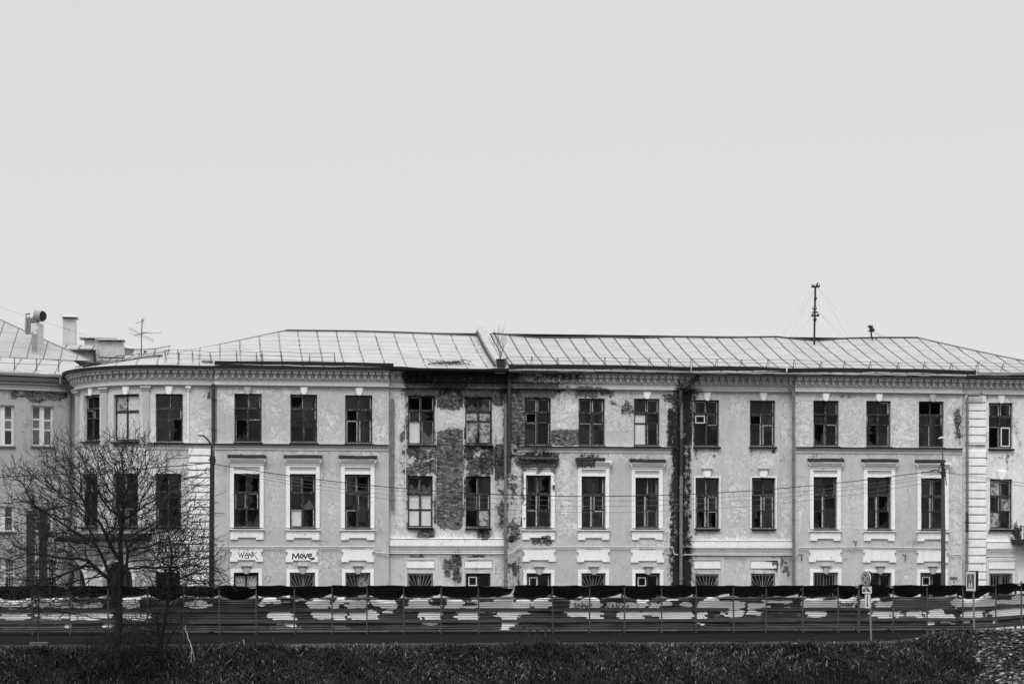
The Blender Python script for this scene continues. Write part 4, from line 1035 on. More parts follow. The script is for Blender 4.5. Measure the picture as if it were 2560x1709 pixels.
# ------------------------------------------------------------------ roof growth, antennas and wires on the roof
def sprig(mb, base, n, h, spread, r=.012, fork=2):
    for k in range(n):
        a = rng.uniform(0, 6.28); s = spread * rng.uniform(.1, 1); d = Vector((math.cos(a) * s, math.sin(a) * s * .4, 1)).normalized(); L = h * rng.uniform(.55, 1)
        pts = [Vector(base) + d * (L * i / 4) + Vector((rng.uniform(-.03, .03), 0, rng.uniform(0, .02))) * i for i in range(5)]
        mb.tube(pts, [r, r * .85, r * .7, r * .5, r * .25], 4)
        for _ in range(fork):
            i = rng.randint(2, 3); e = pts[i]; q = Vector((rng.uniform(-.5, .5), rng.uniform(-.3, .3), rng.uniform(.5, 1))).normalized()
            mb.tube([e, e + q * L * .18, e + q * L * .36 + Vector((0, 0, .04))], [r * .55, r * .4, r * .2], 4)
sb = Vector(((bx0 + bx1) / 2, -.36, Z_(1252, 899.5, -.55) + .05)); mb = MB(); sprig(mb, sb, 14, 1.8, .75, .007, 3)
tag(mb.build('sapling', M['twig'], None, sb), 'bare shrub sprouting from the chimney stub on the eaves', 'sapling')
sb = Vector((X_(1296, -.6), -.6, 0.)); mb = MB(); sprig(mb, sb, 3, 3.6, .08, .02, 5); mb.tube([sb, sb + Vector((.05, 0, 2.)), sb + Vector((.0, 0, 3.75))], [.03, .022, .008], 5)
tag(mb.build('sapling', M['twig'], None, sb), 'thin bare sapling growing at the wall foot beside the middle drainpipe', 'sapling')
sb = Vector((X_(1192, .28), .30, SB.px(1192, 1109)[1])); mb = MB(); sprig(mb, sb, 16, .75, .7, .010, 2)
tag(mb.build('sapling', M['twig'], None, sb), 'tuft of dry twigs growing on the sill of the boarded upper window', 'sapling')
sb = on_roof(1130, 911); mb = MB()
for k in range(60):
    a = Vector((rng.gauss(0, .5), rng.uniform(-.2, .3), rng.uniform(.02, .22))); d = Vector((rng.uniform(-.7, .7), rng.uniform(-.1, .1), rng.uniform(-.06, .10)))
    mb.tube([sb + a, sb + a + d * .5 + Vector((0, 0, .04)), sb + a + d], .010, 4)
tag(mb.build('brush_pile', M['twig'], None, sb), 'heap of dry branches lying on the lower edge of the pale roof', 'brush pile')
# tall insulator mast
Y0 = 6.6; b0 = Vector((X_(2036, Y0), Y0, roof_z(X_(2036, Y0), Y0) - .1)); K = 1 / 47.8
mast = empty('wire_mast', b0, 'tall dark telephone mast with crossarms and insulators standing on the roof ridge', 'mast')
def rel(px, py, o, dy=0): q = at(px, py, Y0 + dy); return q
def mpart(name, items, m, o, parent):
    mb = MB()
    for pts, r in items: mb.tube([rel(*p, None) if len(p) == 2 else rel(p[0], p[1], None, p[2]) for p in pts], r, 6)
    return mb.build(name, m, parent, o)
mpart('pole', [([(2035.6, 866), (2036.5, 800), (2038.3, 716)], .055)], M['dark_metal'], b0, mast)
mpart('crossarm', [([(2029, 716.5), (2048.5, 716.2)], .06), ([(2030.2, 716), (2030.2, 710)], .03), ([(2034.5, 716), (2034.5, 711)], .03), ([(2043.5, 716), (2043.5, 712)], .035), ([(2048, 716), (2048.5, 711)], .035), ([(2040, 715), (2045, 706)], .04)], M['dark_metal'], b0, mast)
mpart('crossarm', [([(2028.5, 789), (2047.5, 789)], .05), ([(2031, 788), (2031, 784)], .05), ([(2045, 788), (2045, 784)], .06)], M['dark_metal'], b0, mast)
mpart('crossarm', [([(2031, 780.5), (2044, 780)], .05), ([(2032, 773), (2041, 773)], .04), ([(2032, 773), (2031.5, 767)], .02), ([(2041, 773), (2041.5, 767)], .02)], M['dark_metal'], b0, mast)
mpart('bracket', [([(2034.5, 748), (2041, 748)], .03), ([(2038, 751), (2041, 743)], .05)], M['dark_metal'], b0, mast)
mpart('bracket', [([(2034.5, 797), (2040, 802)], .08), ([(2036, 800), (2041, 795)], .04)], M['dark_metal'], b0, mast)
for (p0, p1) in (((2030, 719), (1951, 841, -.4)), ((2034, 728), (1958, 841, .4)), ((2034, 728), (1975, 843, 1.5)), ((2046, 719), (2123, 846, 1.)), ((2047, 721), (2152, 846, -1.)), ((2030, 794), (1985, 841, .5)), ((2048, 781), (2100, 842, .6)), ((2046, 780), (2108, 838, .2))):
    mpart('guy_wire', [([p0, p1], .0032)], M['wire'], b0, mast)
m2b = at(2181, 845, Y0) + Vector((0, 0, -.15)); st = empty('wire_stand', m2b, 'short leaning insulator stand at the right end of the roof ridge', 'mast')
mpart('pole', [([(2181, 850), (2178, 835), (2174, 812)], .045)], M['dark_metal'], m2b, st); mpart('crossarm', [([(2169.5, 817), (2182, 814.5)], .05)], M['dark_metal'], m2b, st)
mpart('bracket', [([(2171, 825), (2171.5, 827.5), (2178, 826)], .035)], M['dark_metal'], m2b, st)
mpart('junction_box', [([(2176, 819), (2180, 823), (2184, 828)], .11)], M['dark_metal'], m2b, st)
mpart('guy_wire', [([(2183, 829), (2203, 843, .5)], .007)], M['wire'], m2b, st); mpart('guy_wire', [([(2184, 829), (2217, 843, .3)], .007)], M['wire'], m2b, st)

# ------------------------------------------------------------------ the neighbouring building on the left
class LSec(Sec):
    def __init__(s, px, Y, ang): s.o = Vector((X_(px, Y), Y, 0)); s.c, s.s = math.cos(ang), math.sin(ang); s.arc = None; s.Y = Y
    def p(s, u, z, d): return Vector((s.o.x + u * s.c + d * s.s, s.o.y + u * s.s - d * s.c, z))
    def px(s, px, py=None):
        lo, hi = -30., 10.
        for _ in range(50):
            m = (lo + hi) / 2; q = s.p(m, 5, 0)
            if proj(q.x, q.y, 5)[0] < px: lo = m
            else: hi = m
        q = s.p(lo, 5, 0)
        return lo if py is None else (lo, Z_(px, py, q.y))
SL = LSec(172, 6.2, R(17.4))
lo_ = SL.p(-7, 0, 0)
left = empty('neighbouring_building', lo_, 'smooth grey plastered building with white framed windows at the left edge', 'building')
def LB(mb, name, m, w=False, parent=None):
    ob = mb.build(name, m, parent if parent is not None else left, lo_)
    if parent is None: pass
    return ob
UL0 = -16.; zlt = SL.px(60, 941)[1]
LW3 = [(SL, -21, 36, 1012, 1113), (SL, 78, 134, 1014, 1114)]
LW2 = [(SL, -21, 37, 1265, 1327), (SL, 78, 134, 1266, 1328)]
LA = [(SL, -23, 40, 1392, 1500), (SL, 85, 147, 1394, 1500)]
def lrect(wd):
    a, zt = SL.px((wd[1] + wd[2]) / 2, wd[3]); zb = SL.px((wd[1] + wd[2]) / 2, wd[4])[1]; return SL.px(wd[1]), SL.px(wd[2]), zb, zt
mb = MB(); wall_part(mb, SL, UL0, .6, [lrect(q) for q in LW3 + LW2 + LA], z1=zlt, step=.16)
q0, q1 = SL.p(UL0, 0, 0), SL.p(.6, 0, 0)
mb.quad((q0.x, q0.y, -.3), (q0.x - 3, q0.y + 10, -.3), (q0.x - 3, q0.y + 10, zlt), (q0.x, q0.y, zlt)); mb.quad((q1.x, q1.y, -.3), (q1.x - 3, q1.y + 10, -.3), (q1.x - 3, q1.y + 10, zlt), (q1.x, q1.y, zlt))
ob = mb.build('wall', M['plaster_left'], left, (0, 0, 0)); ob.location = -lo_; wear(ob, -.10)
V_ = None
for k, wd in enumerate(LW3 + LW2 + LA):
    u0, u1, z0, z1 = lrect(wd); f = MB(); t = .07
    B = lambda a, b, c, d, e=.0: sbox(f, SL, a, b, c, d, -.24 + e, -.15 + e)
    B(u0 + .003, u0 + t, z0 + .003, z1 - .003); B(u1 - t, u1 - .003, z0 + .003, z1 - .003); um = (u0 + u1) / 2
    B(u0 + t + .001, u1 - t - .001, z1 - t, z1 - .003); B(u0 + t + .001, u1 - t - .001, z0 + .003, z0 + t); B(um - .07, um + .07, z0 + t + .001, z1 - t - .001)
    H = z1 - z0
    for s, (a, b) in enumerate(((u0 + t, um - .071), (um + .071, u1 - t))):
        for ff in (.34, .58) if k < 2 else (.4,):
            zz = z1 - H * (ff + (.02 if s else 0)); B(a + .001, b - .001, zz - .035, zz + .035, .01)
        B(a + .001, a + .045, z0 + t + .001, z1 - t - .001, .015); B(b - .045, b - .001, z0 + t + .001, z1 - t - .001, .015)
    win = LB(f, 'window', M['white_frame'])
    g = MB(); g.quad(SL.p(u0 + t, z0 + t, -.20), SL.p(u1 - t, z0 + t, -.20), SL.p(u1 - t, z1 - t, -.20), SL.p(u0 + t, z1 - t, -.20)); LB(g, 'glass', M['glass_clean'], parent=win)
    if k in (2, 3):
        c = MB(); sbox(c, SL, u0 + .09, u1 - .09, z0 + H * .36, z0 + H * .55, -.30, -.28); LB(c, 'blind', M['cloth'], parent=win)
    elif k < 2:
        c = MB(); sbox(c, SL, u0 + .09, u1 - .09, z0 + H * .36, z1 - .1, -.34, -.32); LB(c, 'blind', M['blind_grey'], parent=win)  # added grey sheet that imitates sky reflected in these panes
    if k < 4:
        c = MB(); prof(c, SL, u0 - .05, u1 + .05, [(-.14, z0 + .002), (-.14, z0 - .01), (.10, z0 - .11), (.12, z0 - .04)]); LB(c, 'sill', M['pipe'], parent=win)
    else:
        c = MB()
        for j in range(9): uu = u0 + .1 + (u1 - u0 - .2) * j / 8; c.tube([SL.p(uu, z0, -.08), SL.p(uu, z1 - .35, -.08)], .013, 4)
        c.tube([SL.p(u0, z1 - .75, -.08), SL.p(u1, z1 - .75, -.08)], .018, 4); LB(c, 'grille', M['white_frame'], parent=win)
        a = MB(); r = (u1 - u0) / 2; N = 10
        for s in (-1, 1):
            pts = [(um + s * r, z1)] + [(um + s * r * math.sin(math.pi / 2 * i / N), z1 - r * .8 + r * .8 * math.cos(math.pi / 2 * i / N)) for i in range(N + 1)]
            spoly(a, SL, pts, -.14, .004)
        ob = a.build('window_arch', M['trim_grey'], left, (0, 0, 0)); ob.location = -lo_; wear(ob)
mb = MB()                                        # interior behind the panes
ql, qr = SL.p(UL0, 0, -2.2), SL.p(.5, 0, -2.2); mb.quad((ql.x, ql.y, 0), (qr.x, qr.y, 0), (qr.x, qr.y, zlt), (ql.x, ql.y, zlt))
for z in (.1, 4.3, 8.2): mb.quad(SL.p(UL0, z, -.4), SL.p(.5, z, -.4), SL.p(.5, z, -2.2), SL.p(UL0, z, -2.2))
LB(mb, 'interior', M['interior'])
mb = MB(); zk = lambda py: SL.px(80, py)[1]
for a, b, d in ((943, 949, .30), (949, 953, .22), (958, 961, .12), (966, 969, .10), (970, 976, .14)): sbox(mb, SL, UL0, .3, zk(b), zk(a), -.02, d)
ob = mb.build('cornice', M['trim_grey'], left, (0, 0, 0)); ob.location = -lo_; wear(ob)
mb = MB(); zg = zk(935)
prof(mb, SL, UL0, -.1, [(.40, zk(942)), (.55, zk(942)), (.62, zk(936)), (.60, zk(935)), (.40, zk(938))]); LB(mb, 'gutter', M['zinc_pale'])
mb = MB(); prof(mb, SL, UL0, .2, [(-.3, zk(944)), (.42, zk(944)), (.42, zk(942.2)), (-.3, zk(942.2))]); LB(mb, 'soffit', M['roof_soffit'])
mb = MB(); z0_ = zk(934); z1_ = Z_(80, 893, 10.2); n = 8
A = [SL.p(UL0, z0_, .6), SL.p(1.2, z0_, .6)]; Bk = [SL.p(UL0, z1_, -4.6), SL.p(1.2, z1_, -4.6)]
mb.quad(A[0], A[1], Bk[1], Bk[0]); LB(mb, 'lower_roof', M['roof_old'])
mb = MB(); pr = at(226, 901, 10.6); pl = at(-260, 893, 7.6); ap = at(-40, 781, 17.); apb = ap + Vector((-8, 3, .2)); bk = pr + Vector((-6, 14, 0))
apl = ap + Vector((-14, -4.4, 0))
mb.add([pl, pr, ap, apl, bk], [(0, 1, 2, 3), (1, 4, 2)]); LB(mb, 'upper_roof', M['roof_side'])
mb = MB(); mb.tube([pr, ap], .05, 5); mb.tube([Bk[0] + Vector((0, 0, .02)), Bk[1] + Vector((0, 0, .02))], .05, 5); LB(mb, 'ridge_cap', M['pipe'])
mb = MB(); tops = []
for x in (-30, 36, 91.5, 147): u = SL.px(x); q = SL.p(u, z0_ + (z1_ - z0_) * .12, .0); t = q + Vector((0, 0, .62)); mb.tube([q + Vector((0, 0, -.1)), t], .024, 5); tops.append(t)
for k in (0, .28): mb.tube([t - Vector((0, .02, k)) for t in tops], .010, 4)
LB(mb, 'roof_railing', M['dark_metal'])
mb = MB(); q = SL.p(-.55, zk(940), .5); mb.tube([q, q + Vector((0, 0, -.35)), SL.p(-.1, zk(972), .22), SL.p(.0, zk(985), .14), SL.p(.0, .1, .14)], .07, 8); LB(mb, 'drainpipe', M['zinc'])
# chimney with a horn-shaped duct
def frustum_box(mb, a, b, w, d0, d1):
    pass
Yc = 11.0; ch = MB(); cx0, cx1 = X_(79, Yc), X_(94, Yc); zt_, zb_ = Z_(90, 807, Yc), Z_(90, 893, Yc) - .5
dirx = Vector((math.cos(R(35)), math.sin(R(35)), 0)); 
fx = Vector((cx1 - cx0, 0, 0)); fy = Vector((.27, .6, 0)); o = Vector((cx0, Yc, 0))
vs = [o, o + fx, o + fx + fy, o + fy]; ch.add([v + Vector((0, 0, zb_)) for v in vs] + [v + Vector((0, 0, zt_)) for v in vs], [(0, 1, 5, 4), (1, 2, 6, 5), (2, 3, 7, 6), (3, 0, 4, 7), (4, 5, 6, 7)])
chim = LB(ch, 'chimney', M['render_pale'])
m2 = MB(); zmid = Z_(86, 836, Yc); e = Vector((0, -.012, 0)); m2.add([o + e + Vector((0, 0, zb_)), o + fx + e + Vector((0, 0, zb_)), o + fx + e + Vector((0, 0, zmid + .1)), o + fx * .5 + e + Vector((0, 0, zmid)), o + e + Vector((0, 0, zmid + .16))] + [o + Vector((0, .01, zb_)), o + fx + Vector((0, .01, zb_))], [(0, 1, 2, 3, 4)]); LB(m2, 'bare_brick', M['render_grey'], parent=chim)
hn = MB(); cen = at(91, 797, Yc + .3); 
hn.tube([at(84, 806, Yc + .3), at(82, 797, Yc + .3), at(91, 789.5, Yc + .3), at(106.5, 790, Yc + .1)], [.16, .26, .33, .285], 14, False)
hn.tube([at(88, 806.5, Yc + .3), at(94, 800, Yc + .3)], [.36, .10], 4); hd = LB(hn, 'duct_horn', M['zinc'], parent=chim)
m2 = MB(); m2.tube([at(105.5, 790, Yc + .12), at(106.2, 790, Yc + .1)], .272, 14); LB(m2, 'duct_mouth', M['flash'], parent=chim)
for x0, yt in ((67, 793), (74, 796)):
    m2 = MB(); m2.tube([at(x0 - 1, 835, Yc + 1), at(x0, yt, Yc + 1)], .085, 8); LB(m2, 'flue_pipe', M['zinc'])
m2 = MB(); m2.tube([at(63.5, 786, Yc + 1), at(75, 783.5, Yc + 1)], .03, 5); m2.tube([at(66, 785.5, Yc + 1), at(66, 794, Yc + 1)], .012, 4); m2.tube([at(73, 784, Yc + 1), at(73, 796, Yc + 1)], .012, 4); LB(m2, 'flue_cap', M['dark_metal'])
# building behind with dormer and rendered chimneys
Yq = 24.; ro = Vector((X_(235, Yq), Yq + 3, 0)); rear = empty('rear_building', ro, 'pale building behind with a low dormer and rendered chimneys showing above the roofs', 'building')
def RB(mb, name, m, parent=None): return mb.build(name, m, parent if parent is not None else rear, ro)
def pbox(mb, x0, x1, y0, y1, Y, dep): mb.box(X_(x0, Y), X_(x1, Y), Y, Y + dep, Z_((x0 + x1) / 2, y1, Y), Z_((x0 + x1) / 2, y0, Y))
mb = MB(); mb.box(X_(120, Yq + .4), X_(470, Yq + .4), Yq + .4, Yq + 9, 0, Z_(250, 905, Yq)); RB(mb, 'wall', M['plaster_left'] if 0 else M['render_grey'])
mb = MB(); a0, a1 = at(120, 908, Yq), at(470, 908, Yq); b0_, b1_ = at(150, 872, Yq + 5), at(420, 872, Yq + 5); mb.quad(a0, a1, b1_, b0_); mb.quad(b0_, b1_, b1_ + Vector((0, 5, -2)), b0_ + Vector((0, 5, -2))); RB(mb, 'roof', M['roof_side'])
mb = MB(); pbox(mb, 164, 235, 872, 905, Yq - 1.2, 3); dm = RB(mb, 'dormer', M['render_grey'])
mb = MB(); p = [at(137, 861, Yq + .8), at(243, 863, Yq + .8), at(243, 871.5, Yq - 1.5), at(165, 871, Yq - 1.5)]; mb.add(p + [q - Vector((0, 0, .08)) for q in p], [(0, 1, 2, 3), (7, 6, 5, 4), (2, 1, 5, 6), (3, 2, 6, 7), (0, 3, 7, 4)]); RB(mb, 'dormer_roof', M['roof_new'], dm)
mb = MB(); pbox(mb, 234, 239, 872, 905, Yq - 1.45, .2); RB(mb, 'dormer_post', M['dark_metal'], dm)
def chimney(x0, x1, y0, y1, Y, dep, cap, legs):
    mb = MB(); pbox(mb, x0, x1, y0, y1, Y, dep); c = RB(mb, 'chimney', M['render_pale'])
    m2 = MB(); zc_ = Z_(x0, cap[3], Y); xa, xb = X_(cap[0], Y), X_(cap[1], Y); zt = Z_(x0, cap[2], Y); xm0, xm1 = xa + (xb - xa) * .22, xb - (xb - xa) * .22
    ya, yb = Y - .25, Y + dep + .25; ym0, ym1 = Y + dep * .35, Y + dep * .65
    m2.add([(xa, ya, zc_), (xb, ya, zc_), (xb, yb, zc_), (xa, yb, zc_), (xm0, ym0, zt), (xm1, ym0, zt), (xm1, ym1, zt), (xm0, ym1, zt), (xa, ya, zc_ - .05), (xb, ya, zc_ - .05), (xb, yb, zc_ - .05), (xa, yb, zc_ - .05)],
           [(0, 1, 5, 4), (1, 2, 6, 5), (2, 3, 7, 6), (3, 0, 4, 7), (4, 5, 6, 7), (8, 11, 10, 9), (0, 8, 9, 1), (1, 9, 10, 2), (3, 2, 10, 11), (0, 3, 11, 8)])
    RB(m2, 'chimney_cap', M['zinc_pale'], c); m3 = MB()
    for l in legs: pbox(m3, l - 1.2, l + 1.2, cap[3] + 1.2, y0 + .2, Y + .05, .1)
    m3.box(X_(x0 + .5, Y), X_(x1 - .5, Y), Y + .1, Y + .14, Z_(x0, cap[3] + 1.6, Y), Z_(x0, cap[3] + 1.2, Y)); RB(m3, 'cap_legs', M['dark_metal'], c)
chimney(157, 188.5, 797, 862, Yq + 1, 1., (155, 194, 786, 791), (165, 185)); chimney(211, 250, 850, 885, Yq + 3, .9, (199, 292, 841, 843.5), (212, 235))
chimney(244, 308.5, 855, 892, Yq - .5, .9, (238, 312, 845, 848), (250, 276, 301)); chimney(312, 333, 870, 885, Yq + .5, .6, (310, 336, 866, 870), (314, 331))
# television aerial
Y0 = 9.; ab = at(354, 890, Y0) + Vector((0, 0, -.6)); ta = empty('television_aerial', ab, 'thin rooftop television aerial with crossed loop elements above the rounded corner', 'antenna')
mpart('pole', [([(353.4, 905), (353.6, 850), (355.5, 797)], .028)], M['dark_metal'], ab, ta)
mpart('dipole', [([(340, 808.5, -.3), (361, 800, .3)], .014), ([(357, 799), (360.5, 811)], .010), ([(355, 800), (362, 793)], .008)], M['dark_metal'], ab, ta)
mpart('dipole', [([(335, 838.5, -.6), (353, 834), (368, 830.5, .6)], .02), ([(322, 821, 0), (324, 819.5, 0), (352, 834, 0), (383, 849, 0), (384, 851.5, 0), (381, 852.5, 0), (352, 838, 0), (323, 823.5, 0), (322, 821, 0)], .010), ([(323, 832), (351, 843)], .008), ([(356, 830.5), (404, 832.5)], .009), ([(356, 831), (380, 834)], .008)], M['dark_metal'], ab, ta)
mpart('dipole', [([(361, 878), (363, 881), (366, 877)], .05)], M['dark_metal'], ab, ta)

# ------------------------------------------------------------------ ground, road, river
def sm(x, a, b):
    t = np.clip((np.asarray(x, float) - a) / (b - a), 0, 1); return t * t * (3 - 2 * t)
XS0, XS1 = X_(2230, -20.5), X_(2440, -20.5)
def ground_z(x, y):
    x = np.asarray(x, float); y = np.asarray(y, float)
    top = np.zeros_like(y) - .16 * sm(-y, 19.0, 20.2) * (1 - sm(x, XS0, XS1)) + .46 * sm(x, XS0, XS1) * (1 - sm(y, -19.2, -17.6)) * 1.
    wob = (.14 * np.sin(x * .52 + .3) + .10 * np.sin(x * .9 + 1.3) + .08 * np.sin(x * 2.3 + y * 1.7) + .05 * np.sin(x * 5.1 - y * 3)) * (1 - sm(y, -20.6, -19.9))
    bank = np.where(y < -20.2, (y + 20.2) * .66, 0.); bank = np.maximum(bank, -3.6)
    far = 4.6 * sm(-y, 96, 102)
    return top + bank + np.where(y > -90, wob, 0) + np.where(y < -90, far, 0)
gx = np.concatenate([[-1800, -600, -200, -80, -40], np.arange(-22, 34.01, .5), [50, 80, 200, 600, 1800]])
gy = np.concatenate([[-900, -300, -140, -110, -104, -102, -100, -98, -96, -90, -60, -30], np.arange(-27, -16.9, .25), [-12, 0, 30, 120, 500, 2200]])
GX, GY = np.meshgrid(gx, gy, indexing='ij'); GZ = ground_z(GX, GY)
ny = len(gy); mb = MB(); mb.v = [tuple(p) for p in np.stack([GX.ravel(), GY.ravel(), GZ.ravel()], 1)]
mb.f = [(i * ny + j, (i + 1) * ny + j, (i + 1) * ny + j + 1, i * ny + j + 1) for i in range(len(gx) - 1) for j in range(ny - 1)]
tag(mb.build('ground', M['soil']), kind='structure')
mb = MB(); xs = np.linspace(-500, 500, 41)
for i in range(40): mb.quad((xs[i], -19.1, .006), (xs[i + 1], -19.1, .006), (xs[i + 1], -6.2, .012), (xs[i], -6.2, .012))
tag(mb.build('road', M['asphalt']), kind='structure')
mb = MB(); mb.box(-500, 500, -6.2, -.9, -.2, .022); tag(mb.build('pavement', M['asphalt']), kind='structure')
mb = MB(); vx = np.arange(-24, 36, .25)
vy = [-19.0, -19.3, -19.6, -19.9, -20.15]
for x in vx:
    for k, y in enumerate(vy):
        yy = y + (.18 * math.sin(x * 1.7) + .12 * math.sin(x * 4.3 + 1) if k in (0, 4) else 0); mb.v.append((x, yy, float(ground_z(x, yy)) + .016))
mb.f = [(i * 5 + j, i * 5 + j + 1, (i + 1) * 5 + j + 1, (i + 1) * 5 + j) for i in range(len(vx) - 1) for j in range(4)]
tag(mb.build('verge', M['verge']), kind='structure')
mb = MB(); mb.quad((-900, -98.6, -3.1), (900, -98.6, -3.1), (900, -24.5, -3.1), (-900, -24.5, -3.1)); tag(mb.build('river', M['water']), kind='structure')

# ------------------------------------------------------------------ hoarding with a sagging sheet canopy
YP, YF = -5.3, -4.3
FA, FB = X_(-300, YF), X_(2835, YF)
XU0, XU1 = X_(2440, YF), X_(2560, YF)
lift = lambda x: .16 * max(0., min(1.6, (x - XU0) / (XU1 - XU0)))
fence = empty('hoarding_fence', (X_(1280, YF), YF, 0), 'long dark corrugated hoarding with patches of pale overpaint, posts and a ragged canopy', 'fence')
FO = (X_(1280, YF), YF, 0)
def cv(ox, oy, s, l): return [(ox + a / s, oy + b / s, ox + c / s, oy + d / s, 1., 3.5) for a, b, c, d in l]
PATCH = (cv(0, 1400, 5.073, [(0, 450, 400, 580), (440, 440, 900, 590), (930, 540, 1290, 590), (10, 625, 370, 735), (480, 630, 880, 740), (890, 640, 1400, 745), (90, 775, 310, 803), (415, 775, 570, 800), (810, 780, 880, 850), (1310, 790, 1440, 830)])
    + cv(0, 1160, 2.856, [(885, 950, 990, 1020), (1330, 980, 1490, 1020), (885, 1040, 1060, 1105)])
    + cv(520, 1440, 6.18, [(830, 335, 1050, 370), (840, 375, 940, 405), (980, 375, 1100, 405), (1180, 378, 1270, 395), (780, 420, 880, 450), (970, 535, 1250, 570), (900, 570, 1300, 640), (1030, 640, 1380, 675), (1035, 722, 1150, 740), (1200, 722, 1390, 765), (1370, 355, 1480, 375), (1630, 350, 1830, 400), (1530, 400, 1890, 485), (1940, 415, 2025, 490), (2010, 350, 2140, 405), (2190, 380, 2349, 430), (2160, 430, 2349, 490), (1580, 535, 1910, 580), (1620, 580, 1910, 640), (1930, 535, 2110, 620), (1960, 620, 2080, 680), (2170, 535, 2349, 660)])
    + cv(520, 1180, 2.964, [(1035, 950, 1175, 1003), (1040, 1027, 1245, 1085), (1215, 945, 1255, 980), (1265, 940, 1400, 1003), (1305, 1027, 1380, 1042), (1490, 940, 1645, 1000), (1475, 985, 1720, 1003), (1480, 1027, 1515, 1035), (1575, 1027, 1720, 1065), (1600, 1065, 1710, 1120), (1765, 940, 1897, 1003)])
    + cv(960, 1180, 2.964, [(465, 940, 590, 1003), (630, 950, 690, 965), (690, 965, 1000, 1003), (830, 940, 960, 970), (990, 940, 1080, 1003), (1100, 940, 1235, 1003), (440, 990, 830, 1003), (510, 1027, 805, 1035), (545, 1027, 700, 1085), (660, 1060, 715, 1100), (830, 1027, 1000, 1060), (1005, 1030, 1070, 1050), (880, 1060, 985, 1110), (870, 1110, 970, 1140), (885, 1140, 930, 1170), (1385, 950, 1480, 1003), (1480, 935, 1600, 1003), (1345, 1030, 1610, 1060), (1515, 1060, 1600, 1090), (1650, 970, 1850, 1005), (1870, 945, 1897, 1003), (1730, 1030, 1897, 1090)])
    + cv(1480, 1200, 3.081, [(340, 910, 415, 980), (445, 945, 520, 985), (530, 940, 620, 960), (700, 940, 770, 965), (590, 915, 660, 925), (195, 1010, 390, 1070), (400, 1010, 550, 1035), (525, 1010, 780, 1075), (810, 930, 975, 985), (970, 935, 1170, 985), (865, 910, 960, 930), (1205, 950, 1350, 985), (1320, 930, 1540, 945), (1450, 980, 1510, 990), (815, 1015, 875, 1070), (975, 1010, 1010, 1030), (1040, 1010, 1170, 1050), (1205, 1010, 1305, 1030), (815, 1100, 850, 1115), (1630, 920, 1690, 975), (1690, 910, 1787, 930), (1650, 1010, 1770, 1050), (1750, 930, 1787, 970)])
    + cv(1980, 1200, 3.081, [(90, 915, 200, 975), (210, 930, 355, 980), (360, 905, 500, 980), (110, 1008, 250, 1050), (530, 920, 610, 980), (610, 910, 680, 925), (650, 940, 770, 975), (610, 1005, 780, 1040), (660, 1040, 760, 1065), (790, 1008, 830, 1062), (890, 1000, 950, 1040), (960, 1005, 1010, 1060), (1045, 1000, 1180, 1060), (1180, 1035, 1250, 1060), (1240, 915, 1320, 985), (1320, 900, 1530, 985), (1320, 985, 1480, 1060), (1050, 1085, 1090, 1110), (1150, 1083, 1240, 1100), (1320, 1072, 1375, 1098), (1540, 915, 1575, 1095), (1585, 975, 1800, 1055), (1590, 920, 1780, 950), (1690, 890, 1800, 950)]))
GREYED = [(1480, 1490, 2500, 1562, .40, 6), (1000, 1490, 1480, 1520, .30, 5)] + cv(1980, 1200, 3.081, [(780, 910, 1040, 980), (1040, 900, 1240, 980), (790, 1008, 1050, 1065), (590, 930, 680, 980), (1570, 930, 1700, 970)]) + cv(0, 1400, 5.073, [(0, 780, 320, 870), (330, 790, 800, 860), (400, 740, 770, 770)]) + cv(1480, 1200, 3.081, [(1110, 940, 1330, 985), (990, 930, 1120, 950), (1690, 940, 1787, 975)]) + cv(520, 1440, 6.18, [(1000, 770, 1440, 820), (1930, 740, 2160, 820)])
zb_, zt_ = .16, 1.715
nx_, nz_ = int((FB - FA) / .085), 90
xs = np.linspace(FA, FB, nx_); zz = np.linspace(zb_, zt_, nz_)
mb = MB(); pit = .108
for x in xs:
    dn = .012 * math.sin(x * 1.3) + .01 * math.sin(x * 3.7); L = lift(x); edge = .02 * math.sin(x * 2.9) + .015 * math.sin(x * 7.3)
    for j, z in enumerate(zz):
        c = math.sin(2 * math.pi * (z + dn * .6) / pit); c = max(-.6, min(.6, c)) * .024
        mb.v.append((x, YF + dn - c, z + L + (edge if j == nz_ - 1 else 0)))
mb.f = [(i * nz_ + j, (i + 1) * nz_ + j, (i + 1) * nz_ + j + 1, i * nz_ + j + 1) for i in range(nx_ - 1) for j in range(nz_ - 1)]
V = np.array(mb.v); P = nproj(V)
rib = np.floor((V[:, 2] + .012 * np.sin(V[:, 0] * 1.3) * .6) / pit * 1.0).astype(int); jr = np.random.RandomState(4).uniform(-1, 1, (64, 900))
seg = (P[0] / 22.).astype(int) + 20; P = (P[0] + 7. * jr[rib % 64, seg % 900], P[1] + 2. * jr[(rib * 7) % 64, (seg + 50) % 900]); panel = mb.build('sheet_panel', M['fence'], fence, FO)
for nm, arr in (('patch', field(P, PATCH, 1.0)), ('greyed', field(P, GREYED, 1.))):
    a = panel.data.attributes.new(nm, 'FLOAT', 'POINT'); a.data.foreach_set('value', (arr * 1.).astype(np.float32))
POSTS = [-295, -201, -107, -13, 80.5, 175, 270, 369, 460, 547.7, 640.4, 736, 830, 917.4, 1009, 1103, 1196, 1381, 1474, 1561.5, 1654, 1740.6, 1833, 1916, 2007, 2095, 2147, 2233, 2317.6, 2407, 2489.6, 2553, 2645, 2738, 2830]
PX = [X_(p, YP) for p in POSTS]
